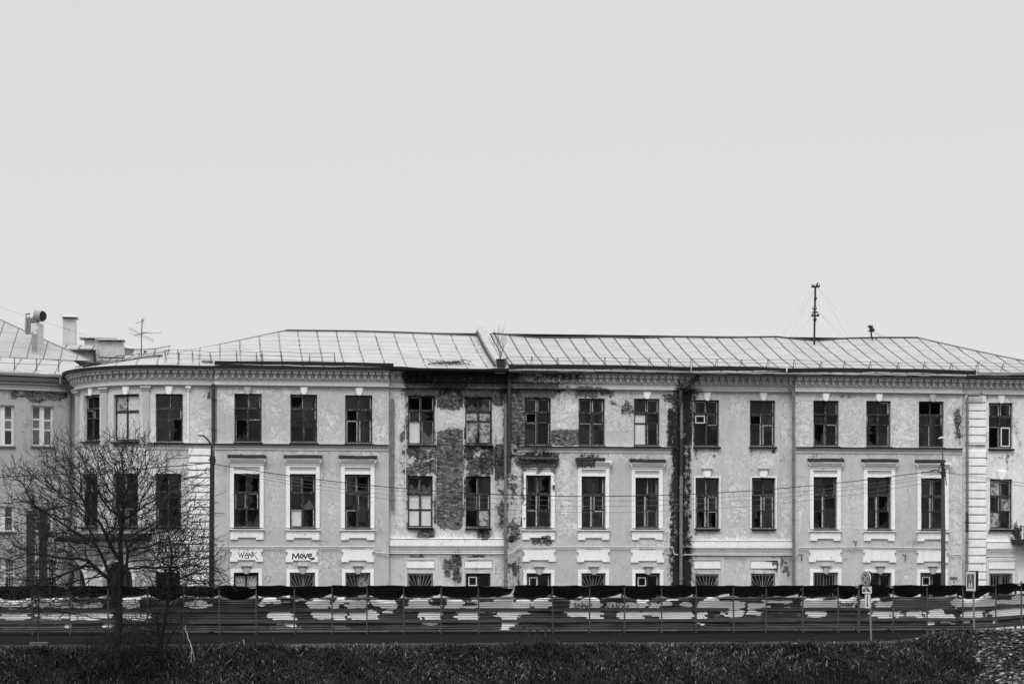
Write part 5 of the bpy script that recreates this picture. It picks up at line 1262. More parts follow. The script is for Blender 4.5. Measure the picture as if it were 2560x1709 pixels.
for i, x in enumerate(PX):
    L = lift(x); mb = MB(); tilt = rng.uniform(-.025, .025); h = 2.26 + L + (.10 if POSTS[i] == 2553 else 0)
    wv = .055 if POSTS[i] == 2147 else .036
    mb.tube([(x + tilt, YP, 0), (x, YP, h)], wv, 6); mb.build('post', M['fence_post'], fence, FO)
    xb = x + .10 + rng.uniform(-.02, .05); mb = MB(); mb.box(xb - .045, xb + .045, YF + .04, YF + .12, 0, 2.05 + L); mb.build('back_post', M['dark_metal'], fence, FO)
for i in range(len(PX) - 1):
    a, b = PX[i] + .03, PX[i + 1] - .0; La, Lb = lift(a), lift(b)
    for zc_, h in ((1.12, .085), (.60, .08)):
        if rng.random() < .06: continue
        j0, j1 = rng.uniform(-.015, .015), rng.uniform(-.015, .015); hh = h * rng.uniform(.8, 1.1); mb = MB()
        mb.add([(a, YF - .10, zc_ - hh + j0 + La), (b, YF - .10, zc_ - hh + j1 + Lb), (b, YF - .10, zc_ + hh + j1 + Lb), (a, YF - .10, zc_ + hh + j0 + La), (a, YF - .04, zc_ - hh + j0 + La), (b, YF - .04, zc_ - hh + j1 + Lb), (b, YF - .04, zc_ + hh + j1 + Lb), (a, YF - .04, zc_ + hh + j0 + La)],
               [(0, 1, 2, 3), (4, 7, 6, 5), (3, 2, 6, 7), (0, 4, 5, 1), (0, 3, 7, 4), (1, 5, 6, 2)])
        mb.build('rail', M['fence_rail'], fence, FO)
    mb = MB(); mb.tube([(a, YF - .10, .15 + La), (b, YF - .10, .15 + Lb)], .025, 5); mb.build('bottom_rail', M['fence_post'], fence, FO)
    mb = MB(); mb.tube([(a - .05, YP, 2.22 + La), (b, YP, 2.22 + Lb)], .028, 5); mb.build('canopy_beam', M['dark_metal'], fence, FO)
    if POSTS[i] == 1196: spans = [(a, a + (b - a) * .46, 0), (a + (b - a) * .50, b, 1)]
    else: spans = [(a, b, 0)]
    for a2, b2, odd in spans:                    # one corrugated sheet per bay, its low edge hanging in a curve
        n = int((b2 - a2) / .038) + 2; rows = 4; mb = MB(); sag = rng.uniform(.12, .30); pw = rng.choice((.45, .6, .9, 1.2)); tofs = rng.uniform(-.03, .025); tsl = rng.uniform(-.05, .05); top_d = rng.choice((0, 0, .0, .07, .13)); sk = rng.uniform(.35, .65); side = rng.uniform(-.06, .06)
        for k in range(n):
            f = k / (n - 1); x = a2 - .02 + (b2 - a2 + .04) * f; L = lift(x)
            s = max(0., math.sin(math.pi * f ** (math.log(.5) / math.log(sk)))) ** pw
            zf = 2.275 + tofs + tsl * (f - .5) + L - top_d * math.exp(-((f - .9) / .18) ** 2) + .012 * math.sin(x * 5) + (-.10 * f if (POSTS[i] == 1196 and odd == 0) else 0)
            zr = 1.875 + L - sag * s + side * (f - .5) + .01 * math.sin(x * 9)
            wv = .011 * math.sin(2 * math.pi * x / .095)
            for j in range(rows):
                g = j / (rows - 1); mb.v.append((x, YP - .12 + 1.0 * g, zf + (zr - zf) * g - .10 * math.sin(math.pi * g) * s + wv))
        mb.f = [(k * rows + j, (k + 1) * rows + j, (k + 1) * rows + j + 1, k * rows + j + 1) for k in range(n - 1) for j in range(rows - 1)]
        mb.build('canopy_sheet', M['canopy'], fence, FO)
FS = Sec(YF)
ZEF = [[(0, .75), (.10, .9), (.17, .72), (.08, .5), (.18, .28), (.08, .05), (0, .2)], [(.22, .35), (.34, .5), (.30, .7), (.22, .45), (.28, .1), (.37, .2)], [(.50, -.35), (.50, .95)], [(.50, .6), (.40, .55), (.41, .25), (.50, .3), (.60, .35), (.58, .6), (.50, .6)],
       [(.64, .7), (.65, .1), (.76, .6), (.77, .05)], [(.84, -.05), (.84, .7), (.98, .75), (1.0, .5), (.86, .35)]]
VAN = [[(0, 1), (.1, .1), (.2, 1.0)], [(.22, .1), (.30, .7), (.38, .1)], [(.25, .35), (.36, .35)], [(.44, .1), (.45, .7), (.55, .1), (.58, .75)], [(.64, .6), (.72, .2), (.82, .7), (.66, -.3)], [(.86, .1), (.95, .6), (1.0, .1)]]
for (x0, x1, y0, y1, st) in ((1432, 1480, 1504, 1520, ZEF), (1514, 1572, 1504, 1520, VAN), (2096, 2134, 1502, 1516, ZEF)):
    u0, z1 = FS.px(x0, y0); u1, z0 = FS.px(x1, y1)
    ob = scrawl('graffiti', None, FS, st, u0, z0, u1 - u0, z1 - z0, .045, .016, M['ink'])
    ob.parent = fence; ob.location = (-FO[0], -FO[1], -FO[2])

# ------------------------------------------------------------------ poles and cables
def at_pole(px, py, Y): return at(px, py, Y)
YL = -3.2
o = Vector((X_(528.5, YL), YL, 0)); pole = empty('lamp_post', o, 'dark lamp post with a slim arm and cable brackets in front of the left drainpipe', 'street lamp')
def PB(items, name, m, par, o, n=8):
    mb = MB()
    for pts, r in items: mb.tube(pts, r, n)
    return mb.build(name, m, par, o)
PB([([o, at(529, 1300, YL), at(530.5, 1148, YL)], [.13, .115, .10])], 'pole', M['dark_metal'], pole, o)
PB([([at(530.5, 1150, YL), at(529, 1112, YL), at(518, 1097, YL), at(506, 1086, YL)], [.075, .05, .04, .035])], 'lamp_arm', M['dark_metal'], pole, o)
hd = PB([([at(508, 1087, YL), at(503, 1085.5, YL), at(492, 1084.8, YL)], [.06, .11, .03])], 'lamp_head', M['zinc_pale'], pole, o)
PB([([at(521, 1149, YL), at(540, 1149, YL)], .035), ([at(524, 1154, YL), at(540, 1154, YL)], .03), ([at(526, 1140, YL), at(526, 1152, YL)], .035), ([at(536, 1140, YL), at(536, 1158, YL)], .035), ([at(530.5, 1145, YL - .1), at(530.5, 1190, YL - .12)], .05)], 'cable_bracket', M['dark_metal'], pole, o)
c = at(519, 1177, YL - .1); PB([([c + Vector((.11 * math.cos(t), 0, .17 * math.sin(t))) for t in [6.283 * i / 12 for i in range(13)]], .014)], 'cable_coil', M['cable'], pole, o, 5)
o = Vector((X_(2358, YL), YL, 0)); pole2 = empty('lamp_post', o, 'weathered grey lamp post with a slim top rod in front of the right drainpipe', 'street lamp')
PB([([o, at(2358, 1320, YL), at(2357, 1158, YL)], [.12, .11, .08])], 'pole', M['fence_post'], pole2, o)
PB([([at(2357, 1160, YL), at(2356, 1098, YL)], .026)], 'top_rod', M['pipe_dark'], pole2, o)
PB([([at(2346.5, 1096, YL), at(2350, 1094.2, YL), at(2358, 1094.2, YL), at(2361, 1096, YL)], [.03, .05, .05, .03])], 'lamp_head', M['white_paint'], pole2, o)
PB([([at(2347, 1172, YL), at(2352, 1160, YL), at(2357, 1154, YL), at(2362, 1165, YL)], .035), ([at(2326, 1177, YL), at(2338, 1174, YL), at(2350, 1178, YL), at(2358, 1195, YL)], .03), ([at(2356, 1155, YL - .1), at(2359, 1192, YL - .1)], .08), ([at(2362, 1170, YL), at(2366, 1213, YL)], .025), ([at(2352, 1208, YL), at(2358, 1208, YL)], .03)], 'cable_bracket', M['dark_metal'], pole2, o)
def cable(pts, Y, r, m, label, group=None):
    # smooth sagging run through the survey points
    xs = np.array([p[0] for p in pts], float); ys = np.array([p[1] for p in pts], float)
    deg = min(3, len(pts) - 1); cf = np.polyfit((xs - xs[0]) / (xs[-1] - xs[0]), ys, deg); n = 40
    P = [at(xs[0] + (xs[-1] - xs[0]) * t, float(np.polyval(cf, t)), Y) for t in np.linspace(0, 1, n)]
    mb = MB(); mb.tube(P, r, 5); o = P[0]; ob = mb.build('overhead_cable', m, None, o); return tag(ob, label, 'cable', group)
cable([(535, 1160), (852, 1203), (960, 1216), (1159, 1231), (1258, 1237), (1450, 1240), (1590, 1239), (1726, 1236), (1936, 1219), (2165, 1198.5), (2347, 1175)], YL, .019, M['cable'], 'thick black overhead cable hanging between the two lamp posts')
cable([(536, 1163), (900, 1215), (1250, 1247), (1480, 1250), (1750, 1246), (2060, 1222), (2350, 1184)], YL + .15, .0085, M['wire'], 'topmost thin grey wire sagging just under the thick cable', 'thin wires between the lamp posts')
cable([(536, 1167), (900, 1225), (1250, 1262), (1500, 1263), (1900, 1247), (2350, 1190)], YL + .3, .0085, M['wire'], 'middle thin grey wire sagging below the thick cable', 'thin wires between the lamp posts')
cable([(536, 1171), (900, 1236), (1250, 1276), (1550, 1278), (1950, 1258), (2350, 1200)], YL + .45, .0085, M['wire'], 'lowest thin grey wire sagging below the thick cable', 'thin wires between the lamp posts')
cable([(2362, 1179), (2450, 1192), (2570, 1208), (2900, 1240)], YL, .014, M['wire'], 'grey wire running off to the right from the weathered lamp post')
cable([(2362, 1181), (2450, 1197), (2570, 1217), (2900, 1258)], YL + .2, .010, M['wire'], 'lower thin wire running off to the right from the weathered lamp post')
cable([(-400, 1208), (-20, 1193), (180, 1184), (331, 1172), (527, 1157)], YL, .022, M['cable'], 'upper black cable running left from the dark lamp post across the tree')
cable([(-400, 1275), (-20, 1259), (175, 1243), (350, 1218), (522, 1180)], YL + .2, .016, M['cable'], 'lower black cable dropping left from the dark lamp post')
cable([(-10, 1264), (40, 1271), (66, 1279)], -2., .012, M['cable'], 'short black wire reaching the paler steel column at the left')
cable([(-10, 762), (90, 798), (185, 828), (300, 872)], 16., .006, M['wire'], 'very thin wire slanting past the horn shaped chimney duct')
# steel columns at the left edge
for x0, x1, yt, m, lab in ((66.5, 86, 1278, 'pipe_dark', 'weathered square steel column, the paler left one of the pair'), (98.7, 118, 1275, 'column', 'black square steel column with a slanting arm reaching to the right')):
    Y = -2.0; xa, xb = X_(x0, Y), X_(x1, Y); zt = Z_(x0, yt, Y); o = ((xa + xb) / 2, Y, 0); t = empty('steel_column', o, lab, 'column'); mb = MB(); mb.box(xa, xb, Y - .19, Y + .19, 0, zt); mb.build('shaft', M[m], t, o)
    mb = MB(); mb.box(xa - .03, xb + .03, Y - .22, Y + .22, zt + .001, zt + .05); mb.build('cap_plate', M[m], t, o)
    for q in (.12, .55):
        mb = MB(); mb.box(xa - .012, xb + .012, Y - .202, Y + .202, zt - q * 1.6 - .05, zt - q * 1.6); mb.build('band', M['dark_metal'], t, o)
    if x0 > 90: mb = MB(); mb.tube([at(100, 1276, Y), at(112, 1274, Y), at(140, 1268, Y), at(168, 1263, Y)], [.13, .10, .07, .05], 6); mb.build('arm', M[m], t, o)
# lone thin post on a slab at the road edge
Yv = -19.6; o = Vector((X_(96, Yv), Yv, 0)); t = empty('sign_post', o, 'thin bare post standing on a small concrete slab at the road edge', 'post')
PB([([o, at(96.5, 1456, Yv)], .035)], 'pole', M['fence_post'], t, o, 6); mb = MB(); mb.box(o.x - .33, o.x + .36, Yv - .3, Yv + .3, -.1, .14); mb.build('base_slab', M['concrete'], t, o)

# ------------------------------------------------------------------ road signs
def sign_frame(c, yaw):
    """axes of a plate turned by yaw (degrees from facing the camera towards the left)"""
    n = Vector((-math.sin(R(yaw)), -math.cos(R(yaw)), 0)); return Vector((math.cos(R(yaw)), -math.sin(R(yaw)), 0)), Vector((0, 0, 1)), n
def ell(rx, rz, n=28): return [(rx * math.cos(2 * math.pi * i / n), rz * math.sin(2 * math.pi * i / n)) for i in range(n)]
Yv = -19.3; o = Vector((X_(2178, Yv), Yv, 0.02)); t = empty('road_sign', o, 'no stopping sign with tow truck and arrow plates on a leaning pole', 'road sign')
PB([([o, at(2176, 1530, Yv), at(2172.5, 1432, Yv)], .042)], 'pole', M['sign_pole'], t, o)
YAW = 70; ax, az, nn = sign_frame(None, YAW)
def plate(name, c, poly, m, par, off=0., th=.03):
    mb = MB(); mb.prism(poly, c + nn * off, ax, az, nn, th); return mb.build(name, m, par, o)
c = at(2167.2, 1446, Yv) + nn * .03; rr = .315
d = plate('round_plate', c, ell(rr, rr), M['white_paint'], t)
plate('ring', c, ell(rr * .96, rr * .96), M['sign_black'], d, .0305, .003); plate('ring', c, ell(rr * .84, rr * .84), M['sign_red'], d, .034, .003); plate('face', c, ell(rr * .68, rr * .68), M['sign_grey'], d, .0375, .003)
for s in (-1, 1):
    q = rr * .7; w_ = .033; k = .7071; plate('bar', c, [(-q * k * s - w_ * k, -q * k + s * w_ * k), (-q * k * s + w_ * k, -q * k - s * w_ * k), (q * k * s + w_ * k, q * k - s * w_ * k), (q * k * s - w_ * k, q * k + s * w_ * k)], M['sign_red'], d, .041 if s < 0 else .0412, .002)
plate('back_plate', c + Vector((.11, .06, .01)), ell(rr, rr), M['sign_black'], t, -.02, .025)
c = at(2168.2, 1473.5, Yv); W2_ = .30; H2_ = .145
pl = plate('tow_plate', c, [(-W2_, -H2_), (W2_, -H2_), (W2_, H2_), (-W2_, H2_)], M['white_paint'], t)
sh = lambda p: plate('tow_truck_symbol', c, p, M['ink'], pl, .0305, .003)
sh([(-.25, -.07), (-.05, -.07), (-.05, -.03), (-.12, -.03), (-.12, .05), (-.20, .05), (-.25, 0)]); sh([(-.05, -.04), (.0, -.04), (-.07, .09), (-.10, .09)]); sh([(.0, -.02), (.16, -.08), (.25, -.09), (.24, -.03), (.17, .0), (.10, .07), (.02, .09)]); sh([(-.20, -.10), (-.16, -.10), (-.16, -.07), (-.20, -.07)])
c = at(2170, 1501, Yv); W3_ = .17; H3_ = .30
pl = plate('arrow_plate', c, [(-W3_, -H3_), (W3_, -H3_), (W3_, H3_), (-W3_, H3_)], M['white_paint'], t)
plate('arrow_symbol', c, [(-.025, H3_ - .04), (-.025, -.16), (-.08, -.14), (0, -.27), (.08, -.14), (.025, -.16), (.025, H3_ - .04)], M['ink'], pl, .0305, .003)
Yv = -19.0; o = Vector((X_(2435.5, Yv), Yv, .3)); t = empty('road_sign', o, 'pedestrian crossing sign on a grey pole above the cobbled bank', 'road sign')
PB([([o, at(2434.5, 1530, Yv), at(2432.5, 1432, Yv)], .042)], 'pole', M['sign_pole'], t, o)
YAW = 81; ax, az, nn = sign_frame(None, YAW)
c = at(2429.5, 1452, Yv) + nn * .03; h = .40; wv = .38
pl = plate('square_plate', c, [(-wv, -h), (wv, -h), (wv, h), (-wv, h)], M['white_paint'], t); plate('dark_field', c, [(-wv * .80, -h * .74), (wv * .80, -h * .74), (wv * .80, h * .74), (-wv * .80, h * .74)], M['sign_grey'], pl, .0305, .003)
plate('triangle', c, [(-.19, -.25), (.19, -.25), (0, .27)], M['white_paint'], pl, .034, .003)
plate('walker_symbol', c, [(-.03, .10), (.03, .10), (.05, .02), (.09, -.05), (.07, -.07), (.03, -.02), (.03, -.07), (.08, -.22), (.05, -.23), (.0, -.10), (-.05, -.23), (-.08, -.22), (-.03, -.07), (-.03, -.01), (-.07, -.06), (-.09, -.04), (-.05, .03)], M['ink'], pl, .0375, .003)
plate('walker_symbol', c + Vector((0, 0, .14)), ell(.028, .028, 10), M['ink'], pl, .0375, .003)
plate('back_plate', c + Vector((.12, .05, .04)), [(-wv, -h), (wv, -h), (wv, h), (-wv, h)], M['sign_black'], t, -.02, .025)

# ------------------------------------------------------------------ bare trees (grown towards scattered points)
def grow(trunks, att, step=.16, infl=1.3, kill=.26, iters=140, seed=1, up=.12, limit=5200):
    r = np.random.RandomState(seed); nodes = []; par = []
    for tr in trunks:
        prev = -1
        if nodes: prev = int(((np.array(nodes) - np.array(tr[0], float)) ** 2).sum(1).argmin()); tr = [tuple(nodes[prev])] + list(tr[1:])
        for i in range(len(tr) - 1):
            a, b = np.array(tr[i], float), np.array(tr[i + 1], float); n = max(1, int(np.linalg.norm(b - a) / step))
            for k in range(n + (1 if i == len(tr) - 2 else 0)):
                nodes.append(a + (b - a) * k / n); par.append(prev); prev = len(nodes) - 1
    nodes = [n for n in nodes]; A = np.array(att); N = np.array(nodes)
    d2 = ((A[:, None, :] - N[None]) ** 2).sum(2); near = d2.argmin(1); nd = np.sqrt(d2.min(1)); alive = np.ones(len(A), bool); dirs = {}
    for it in range(iters):
        use = alive & (nd < infl * (3 if it < 12 else 1.2))
        if not use.any() or len(nodes) > limit: break
        new = []
        idx = np.nonzero(use)[0]; order = np.argsort(near[idx], kind='stable'); idx = idx[order]; groups = np.split(idx, np.nonzero(np.diff(near[idx]))[0] + 1)
        for g in groups:
            n = near[g[0]]; v = A[g] - nodes[n]; v = (v / np.linalg.norm(v, axis=1)[:, None]).sum(0); L = np.linalg.norm(v)
            if L < 1e-6: continue
            v = v / L + r.normal(0, .22, 3) + np.array([0, 0, up]); 
            if par[n] >= 0: q = nodes[n] - nodes[par[n]]; v = v + q / (np.linalg.norm(q) + 1e-9) * .55
            v /= np.linalg.norm(v); p = nodes[n] + v * step
            nodes.append(p); par.append(int(n)); new.append(len(nodes) - 1)
        P = np.array([nodes[i] for i in new]); d = np.sqrt(((A[:, None, :] - P[None]) ** 2).sum(2)); m = d.argmin(1); dm = d.min(1); b = dm < nd
        near[b] = np.array(new)[m[b]]; nd[b] = dm[b]; alive &= nd > kill
    # twigs
    kids = [0] * len(nodes)
    for p in par:
        if p >= 0: kids[p] += 1
    base = len(nodes)
    for i in range(base):
        if kids[i] <= 1 and par[i] >= 0 and i > 25 and r.rand() < (.95 if kids[i] == 0 else .34):
            for rep in range(2 if kids[i] == 0 else 1):
                q = nodes[i] - nodes[par[i]]; q /= np.linalg.norm(q) + 1e-9; v = q * 1.0 + r.normal(0, .55, 3) + np.array([0, 0, .15]); p = nodes[i]; prev = i
                for k in range(r.randint(3, 8)):
                    v /= np.linalg.norm(v); p = p + v * step * .8; nodes.append(p); par.append(prev); prev = len(nodes) - 1; v = v + r.normal(0, .16, 3) + np.array([0, 0, .05])
    return np.array(nodes), par
def tree_meshes(nodes, par, tip=.0075, ex=2.25, split=.05, rmax=None, jit=0):
    n = len(nodes); ch = [[] for _ in range(n)]; 
    for i, p in enumerate(par):
        if p >= 0: ch[p].append(i)
    r = [0.] * n
    for i in range(n - 1, -1, -1):
        r[i] = tip if not ch[i] else sum(r[c] ** ex for c in ch[i]) ** (1 / ex)
    # children always have a larger index, so the backward pass is complete
    if rmax:
        s = max(r); r = [x if x < .06 else .06 + (x - .06) * (rmax - .06) / max(1e-6, s - .06) for x in r]
    big, small = MB(), MB(); done = [False] * n
    roots = [i for i in range(n) if par[i] < 0]; stack = [(i, None) for i in roots]
    while stack:
        i, frm = stack.pop(); chain = [i] if frm is None else [frm, i]; cur = i
        while ch[cur]:
            k = max(ch[cur], key=lambda c: r[c]); 
            for c in ch[cur]:
                if c != k: stack.append((c, cur))
            chain.append(k); cur = k
        rr = [min(r[chain[0]], r[chain[1]] * 1.15) if frm is not None and len(chain) > 1 else r[chain[0]]] + [r[c] for c in chain[1:]]
        k = 0
        while k < len(chain) - 1:                # hand over from limb to twig where it gets thin
            isbig = rr[min(k + 1, len(rr) - 1)] > split; e = k + 1
            while e < len(chain) - 1 and (rr[e + 1] > split) == isbig: e += 1
            seg = chain[k:e + 1]; (big if isbig else small).tube([nodes[c] for c in seg], [rr[j] for j in range(k, e + 1)], 7 if isbig else 3, isbig); k = e
    return big, small
def crown_points(n, blobs, Yc, seed):
    r = np.random.RandomState(seed); out = []
    wts = np.array([b[4] for b in blobs], float); wts /= wts.sum()
    while len(out) < n:
        b = blobs[r.choice(len(blobs), p=wts)]; v = r.normal(0, 1, 3); v /= np.linalg.norm(v); v *= r.rand() ** .42
        px, py, dy = b[0] + v[0] * b[2], b[1] + v[1] * b[3], v[2] * b[2] / 62 * .75
        if py > b[1] + b[3] * .98: continue
        q = at(px, py, Yc + dy); out.append((q.x, q.y, q.z))
    return out
YT = -20.9
gz = float(ground_z(X_(292, YT), YT)); o = at(293, 1640, YT); o.z = gz - .1
tk = [o, at(293, 1600, YT), at(298, 1545, YT), at(297, 1500, YT)]
l1 = [at(297, 1500, YT), at(285, 1455, YT - .1), at(262, 1420, YT - .2), at(278, 1380, YT - .2), at(280, 1330, YT)]
blobs = [(255, 1215, 200, 110, 3.0), (410, 1260, 120, 120, 1.5), (115, 1240, 95, 85, 1.0), (285, 1330, 230, 110, 1.8), (110, 1380, 125, 90, 1.3), (110, 1480, 120, 60, 1.7), (270, 1150, 120, 55, 1.0), (50, 1410, 75, 90, .7), (180, 1500, 90, 50, .5), (480, 1400, 90, 80, .6), (45, 1195, 45, 35, .22), (535, 1440, 45, 50, .25), (330, 1115, 75, 28, .4), (150, 1135, 60, 40, .3), (25, 1300, 35, 60, .15)]
nd_, pr_ = grow([[tuple(p) for p in tk] + [tuple(at(296, 1455, YT)), tuple(at(303, 1405, YT + .2)), tuple(at(300, 1350, YT + .3)), tuple(at(306, 1300, YT + .3))],
                 [tuple(p) for p in (at(297, 1520, YT), at(284, 1490, YT - .15), at(279, 1450, YT - .2), at(262, 1405, YT - .4), at(243, 1365, YT - .5))],
                 [tuple(p) for p in (at(297, 1450, YT), at(316, 1420, YT + .3), at(320, 1380, YT + .4), at(312, 1345, YT + .4))],
                 [tuple(p) for p in (at(279, 1450, YT - .2), at(254, 1432, YT - .5), at(220, 1400, YT - .8))],
                 [tuple(p) for p in (at(303, 1405, YT + .2), at(280, 1370, YT - .1), at(262, 1330, YT - .3))]],
                crown_points(5200, blobs, YT, 5), seed=3, limit=10500, kill=.20, infl=1.1)
big, small = tree_meshes(nd_, pr_, .0082, 2.95, .03, .135)
tree = empty('bare_tree', o, 'large leafless tree with a wide tangle of fine branches on the bank', 'tree')
big.build('trunk', M['bark'], tree, o, True); small.build('crown', M['twig'], tree, o)
YT2 = -20.6; o = at(402, 1640, YT2); o.z = float(ground_z(o.x, YT2)) - .1
blobs = [(430, 1375, 95, 95, 2.2), (460, 1455, 95, 70, 1.), (400, 1470, 70, 60, .8), (380, 1570, 85, 60, 1.4), (340, 1615, 110, 50, 1.6), (430, 1570, 50, 60, .7), (270, 1620, 60, 50, .8)]
nd_, pr_ = grow([[tuple(p) for p in (o, at(404, 1600, YT2), at(416, 1530, YT2), at(424, 1470, YT2), at(426, 1420, YT2))], [tuple(p) for p in (o + Vector((-.1, -.1, 0)), at(394, 1570, YT2 - .1), at(392, 1530, YT2 - .2))],
                 [tuple(p) for p in (o + Vector((.1, .05, 0)), at(420, 1600, YT2), at(444, 1560, YT2))]], crown_points(3400, blobs, YT2, 9), seed=8, limit=5500, kill=.17, infl=1.)
big, small = tree_meshes(nd_, pr_, .0072, 2.8, .025, .08)
tree = empty('bare_tree', o, 'smaller many stemmed leafless tree right of the large one', 'tree')
big.build('trunk', M['bark'], tree, o, True); small.build('crown', M['twig'], tree, o)
Ys = -21.2; sb = at(478, 1650, Ys); mb = MB(); mb.tube([sb, at(479, 1625, Ys), at(476, 1606, Ys), at(470, 1595, Ys), at(468, 1582, Ys), at(463, 1572, Ys), at(464.5, 1560, Ys)], [.008, .011, .016, .019, .019, .014, .006], 5); mb.tube([at(476, 1606, Ys), at(481, 1622, Ys), at(487, 1652, Ys)], [.012, .009, .006], 4); mb.tube([at(479, 1625, Ys), at(473, 1643, Ys)], [.008, .005], 4)
tag(mb.build('dead_branch', M['twig_pale'], None, sb), 'pale barkless branch sticking up from the grass right of the small tree', 'branch')

# ------------------------------------------------------------------ tall weeds, bank grass, cobbles
wp = [(1265, 1615, 1.05), (1290, 1625, 1.1), (1325, 1622, 1.55), (1360, 1615, .9), (1150, 1622, .75), (850, 1618, .45), (2250, 1615, .8), (1540, 1618, .75), (2060, 1640, .6), (690, 1612, .8), (1690, 1620, .6), (2295, 1605, .7)]
where = ['left of the small weeds at the middle of the bank', 'second in the clump of weeds at mid bank', 'tallest of the clump with drooping seed heads at mid bank', 'right end of the clump of weeds at mid bank', 'by itself left of the weed clump', 'low and bushy beneath the WANK and MOVE panels', 'close to the no stopping sign on its right', 'below the middle of the hoarding', 'left of the no stopping sign', 'thin, near the leafless trees on their right', 'below the soot stained corner', 'dense, left of the cobbled bank']
for (px, py, h), wl in zip(wp, where):
    Yw = -20.5; b = at(px, py, Yw); b.z = float(ground_z(b.x, Yw)) - .05; mb = MB()
    for s in range(4):
        a = Vector((rng.uniform(-.18, .18), rng.uniform(-.1, .1), 0)); hh = h * rng.uniform(.6, 1); top = b + a * 1.8 + Vector((rng.uniform(-.12, .12), 0, hh))
        pts = [b + a * .3, b + a + Vector((0, 0, hh * .5)), top]; mb.tube(pts, [.012, .009, .004], 4)
        for k in range(int(16 * h) + 5):
            f = rng.uniform(.25, 1.); q = (b + a * .3).lerp(top, f) + a * .4 * (1 - f); l = rng.uniform(.05, .13); d = Vector((rng.uniform(-1, 1), rng.uniform(-.6, .6), rng.uniform(-.7, .5))).normalized(); sd_ = d.cross(Vector((0, 1, .2))).normalized() * l * .22
            mb.add([q, q + d * l * .5 + sd_, q + d * l, q + d * l * .5 - sd_], [(0, 1, 2, 3)])
    tag(mb.build('tall_weed', M['weed'], None, b), 'dark dry weed stalk, ' + wl, 'weed', 'tall weeds along the bank edge')
def in_cobbles(px, py): return px > 2438 + np.clip((py - 1590) / 120, 0, 1) * 10 + 8 * np.sin(py * .11)
rs = np.random.RandomState(12)
def blades(n, x0, x1, y0, y1, name, m, lab):
    X = rs.uniform(x0, x1, n); Y = y0 + (y1 - y0) * rs.rand(n); Z = ground_z(X, Y); P = nproj(np.stack([X, Y, Z], 1))
    clump = (np.sin(X * 1.9 + Y * 2.7) + np.sin(X * 3.7 - Y * 4.1 + 1) + np.sin(X * .6 + 2) + np.sin(X * 7.3 + Y * 6.1)) / 4
    cob = in_cobbles(P[0], P[1]); sparse = (P[0] > 2452) & (P[1] > 1625) & (P[0] < 2530) & (np.sin(X * 4) + np.sin(Y * 5.3) > .2)
    keep = (rs.rand(n) < .72 + .4 * clump) & (~cob | (sparse & (rs.rand(n) < .7)) | (rs.rand(n) < .10))
    edge = sm(Y, -20.3, -19.5); keep &= rs.rand(n) > edge * .78
    X, Y, Z, clump, edge = X[keep], Y[keep], Z[keep], clump[keep], edge[keep]; n = len(X)
    tall = np.clip(np.sin(X * .8 + 1.1) * np.sin(X * .31 + .4) + .5 * np.sin(X * 2.2), 0, 1); h = (.08 + .16 * rs.rand(n) ** 2 + .06 * clump + .30 * tall * rs.rand(n) ** 4) * (1 - .45 * edge); h = np.maximum(h, .05)
    a = rs.uniform(0, 2 * np.pi, n); lean = rs.uniform(.5, 2.4, n); wd = .007 + .010 * rs.rand(n)
    dx, dy = np.cos(a) * lean * h, np.sin(a) * lean * h * .8; sx, sy = -np.sin(a) * wd, np.cos(a) * wd
    B = np.stack([X, Y, Z - .03], 1); Mi = B + np.stack([dx * .38, dy * .38, h * .80 + .03], 1); T = B + np.stack([dx, dy, h * np.clip(1.15 - .45 * lean, .15, 1.1) + .03], 1); sv = np.stack([sx, sy, 0 * sx], 1)
    V = np.empty((n, 5, 3)); V[:, 0] = B - sv; V[:, 1] = B + sv; V[:, 2] = Mi + sv * .8; V[:, 3] = Mi - sv * .8; V[:, 4] = T
    me = bpy.data.meshes.new(name); k = np.arange(n)[:, None] * 5
    me.vertices.add(n * 5); me.vertices.foreach_set('co', V.ravel())
    q = (k + np.array([[0, 1, 2, 3]])); tr = (k + np.array([[3, 2, 4]]))
    loops = np.concatenate([q, tr], 1).ravel(); me.loops.add(len(loops)); me.loops.foreach_set('vertex_index', loops.astype(np.int32))
    st = (np.arange(n)[:, None] * 7 + np.array([[0, 4]])).ravel(); me.polygons.add(2 * n); me.polygons.foreach_set('loop_start', st.astype(np.int32))
    me.polygons.foreach_set('loop_total', np.tile([4, 3], n).astype(np.int32)); me.update(calc_edges=True); me.validate()
    big_ = .9 * np.sin(X * .37 + 1.2 + np.sin(Y * 1.3)) * np.sin(Y * 1.6 + X * .23) + .6 * np.sin(X * 1.1 + Y * 1.7) * np.sin(X * .5 - Y) + .35 * np.sin(X * 2.9 + Y * 3.1); sh = np.exp(rs.normal(math.log(.0092), .7, n)) * np.clip(1 + .9 * big_, .22, 2.6); topl = np.clip(1 - (-20.2 - Y) / 1.6, 0, 1) * (.6 + .4 * np.sin(X * .35 + .5)); dead = rs.rand(n) < (.05 + .09 * topl) * np.clip(1 + 1.1 * big_, .1, 2.5); sh[dead] = rs.uniform(.06, .34, dead.sum()); sh *= 1 + .35 * clump
    at_ = me.attributes.new('shade', 'FLOAT', 'POINT'); at_.data.foreach_set('value', np.repeat(np.clip(sh, .008, .4), 5).astype(np.float32))
    ob = bpy.data.objects.new(name, me); C.objects.link(ob); me.materials.append(m); tag(ob, lab, 'grass', kind='stuff'); return ob
blades(225000, X_(-300, -21), X_(2840, -21), -23.6, -19.4, 'grass', M['grass'], 'dark rough dead grass covering the river bank')
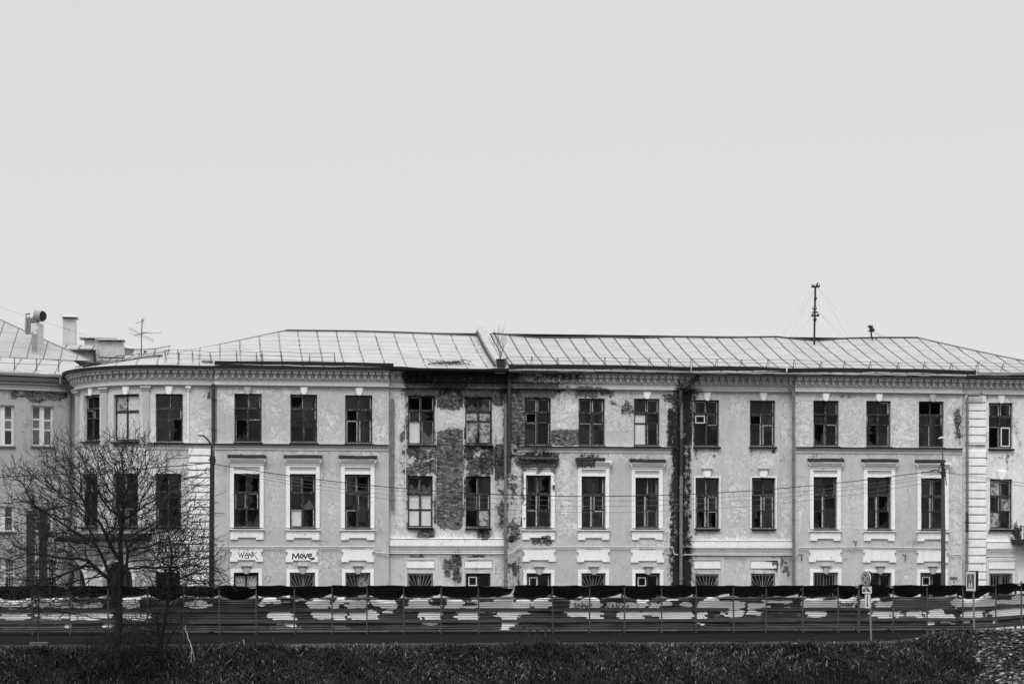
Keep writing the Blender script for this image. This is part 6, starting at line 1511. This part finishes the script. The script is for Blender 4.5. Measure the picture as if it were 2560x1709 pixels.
# cobbles set in the bank at the right
xa, xb = X_(2340, -20), X_(2840, -20); sv, sf, ssh = [], [], []; 
ico = []; 
ph = [(math.cos(math.pi * i / 4), math.sin(math.pi * i / 4)) for i in range(9)]
def stone(c, rx, ry, rz, yaw, shade):
    k = len(sv); nu, nv = 8, 4
    for j in range(nv + 1):
        t = math.pi * j / nv
        for i in range(nu):
            p = 2 * math.pi * i / nu; jt = 1 + rng.uniform(-.10, .10); x, y, z = math.sin(t) * math.cos(p) * rx * jt, math.sin(t) * math.sin(p) * ry * jt, math.cos(t) * rz * jt
            x, y = x * math.cos(yaw) - y * math.sin(yaw), x * math.sin(yaw) + y * math.cos(yaw)
            sv.append((c[0] + x, c[1] + y, c[2] + z)); ssh.append(shade)
    for j in range(nv):
        for i in range(nu): i2 = (i + 1) % nu; sf.append((k + j * nu + i, k + (j + 1) * nu + i, k + (j + 1) * nu + i2, k + j * nu + i2))
y = -18.7
while y > -24.2:
    x = xa + rng.uniform(0, .1)
    while x < xb:
        xx, yy = x + rng.uniform(-.05, .05), y + rng.uniform(-.05, .05); z = float(ground_z(xx, yy)); p = proj(xx, yy, z)
        if bool(in_cobbles(np.float64(p[0] + rng.uniform(-9, 5)), np.float64(p[1]))) and rng.random() < .88:
            r_ = rng.uniform(.05, .10); sh = rng.choice((.02, .025, .03, .04, .05, .06, .07, .09, .11, .14, .18, .32)) * rng.uniform(.8, 1.2)
            stone((xx, yy, z + .03), r_ * rng.uniform(1, 1.5), r_ * rng.uniform(.8, 1.1), r_ * rng.uniform(.45, .75), rng.uniform(-.5, .5), sh)
        x += rng.uniform(.12, .20)
    y -= .115
me = bpy.data.meshes.new('cobbles'); me.from_pydata(sv, [], sf); me.update(); me.polygons.foreach_set('use_smooth', [True] * len(me.polygons))
a = me.attributes.new('shade', 'FLOAT', 'POINT'); a.data.foreach_set('value', np.array(ssh, np.float32)); ob = bpy.data.objects.new('cobbles', me); C.objects.link(ob); me.materials.append(M['stone'])
tag(ob, 'rounded light and dark cobblestones paving the bank at the right', 'cobbles', kind='stuff')
# scraps of litter on the bank
for px, py, lab in ((1988, 1614, 'white scrap of paper lying at the road edge'), (2293, 1624, 'small pale scrap lying in the grass near the cobbled bank')):
    Yl = -20.1; b = at(px, py, Yl); b.z = float(ground_z(b.x, Yl)) + .10; mb = MB()
    mb.add([b + Vector(v) for v in ((-.11, -.05, -.03), (.02, -.06, .03), (.12, -.03, 0), (.10, .06, .04), (-.02, .05, .06), (-.12, .05, .01))], [(0, 1, 4, 5), (1, 2, 3, 4)])
    tag(mb.build('paper_scrap', M['white_paint'], None, b), lab, 'litter')
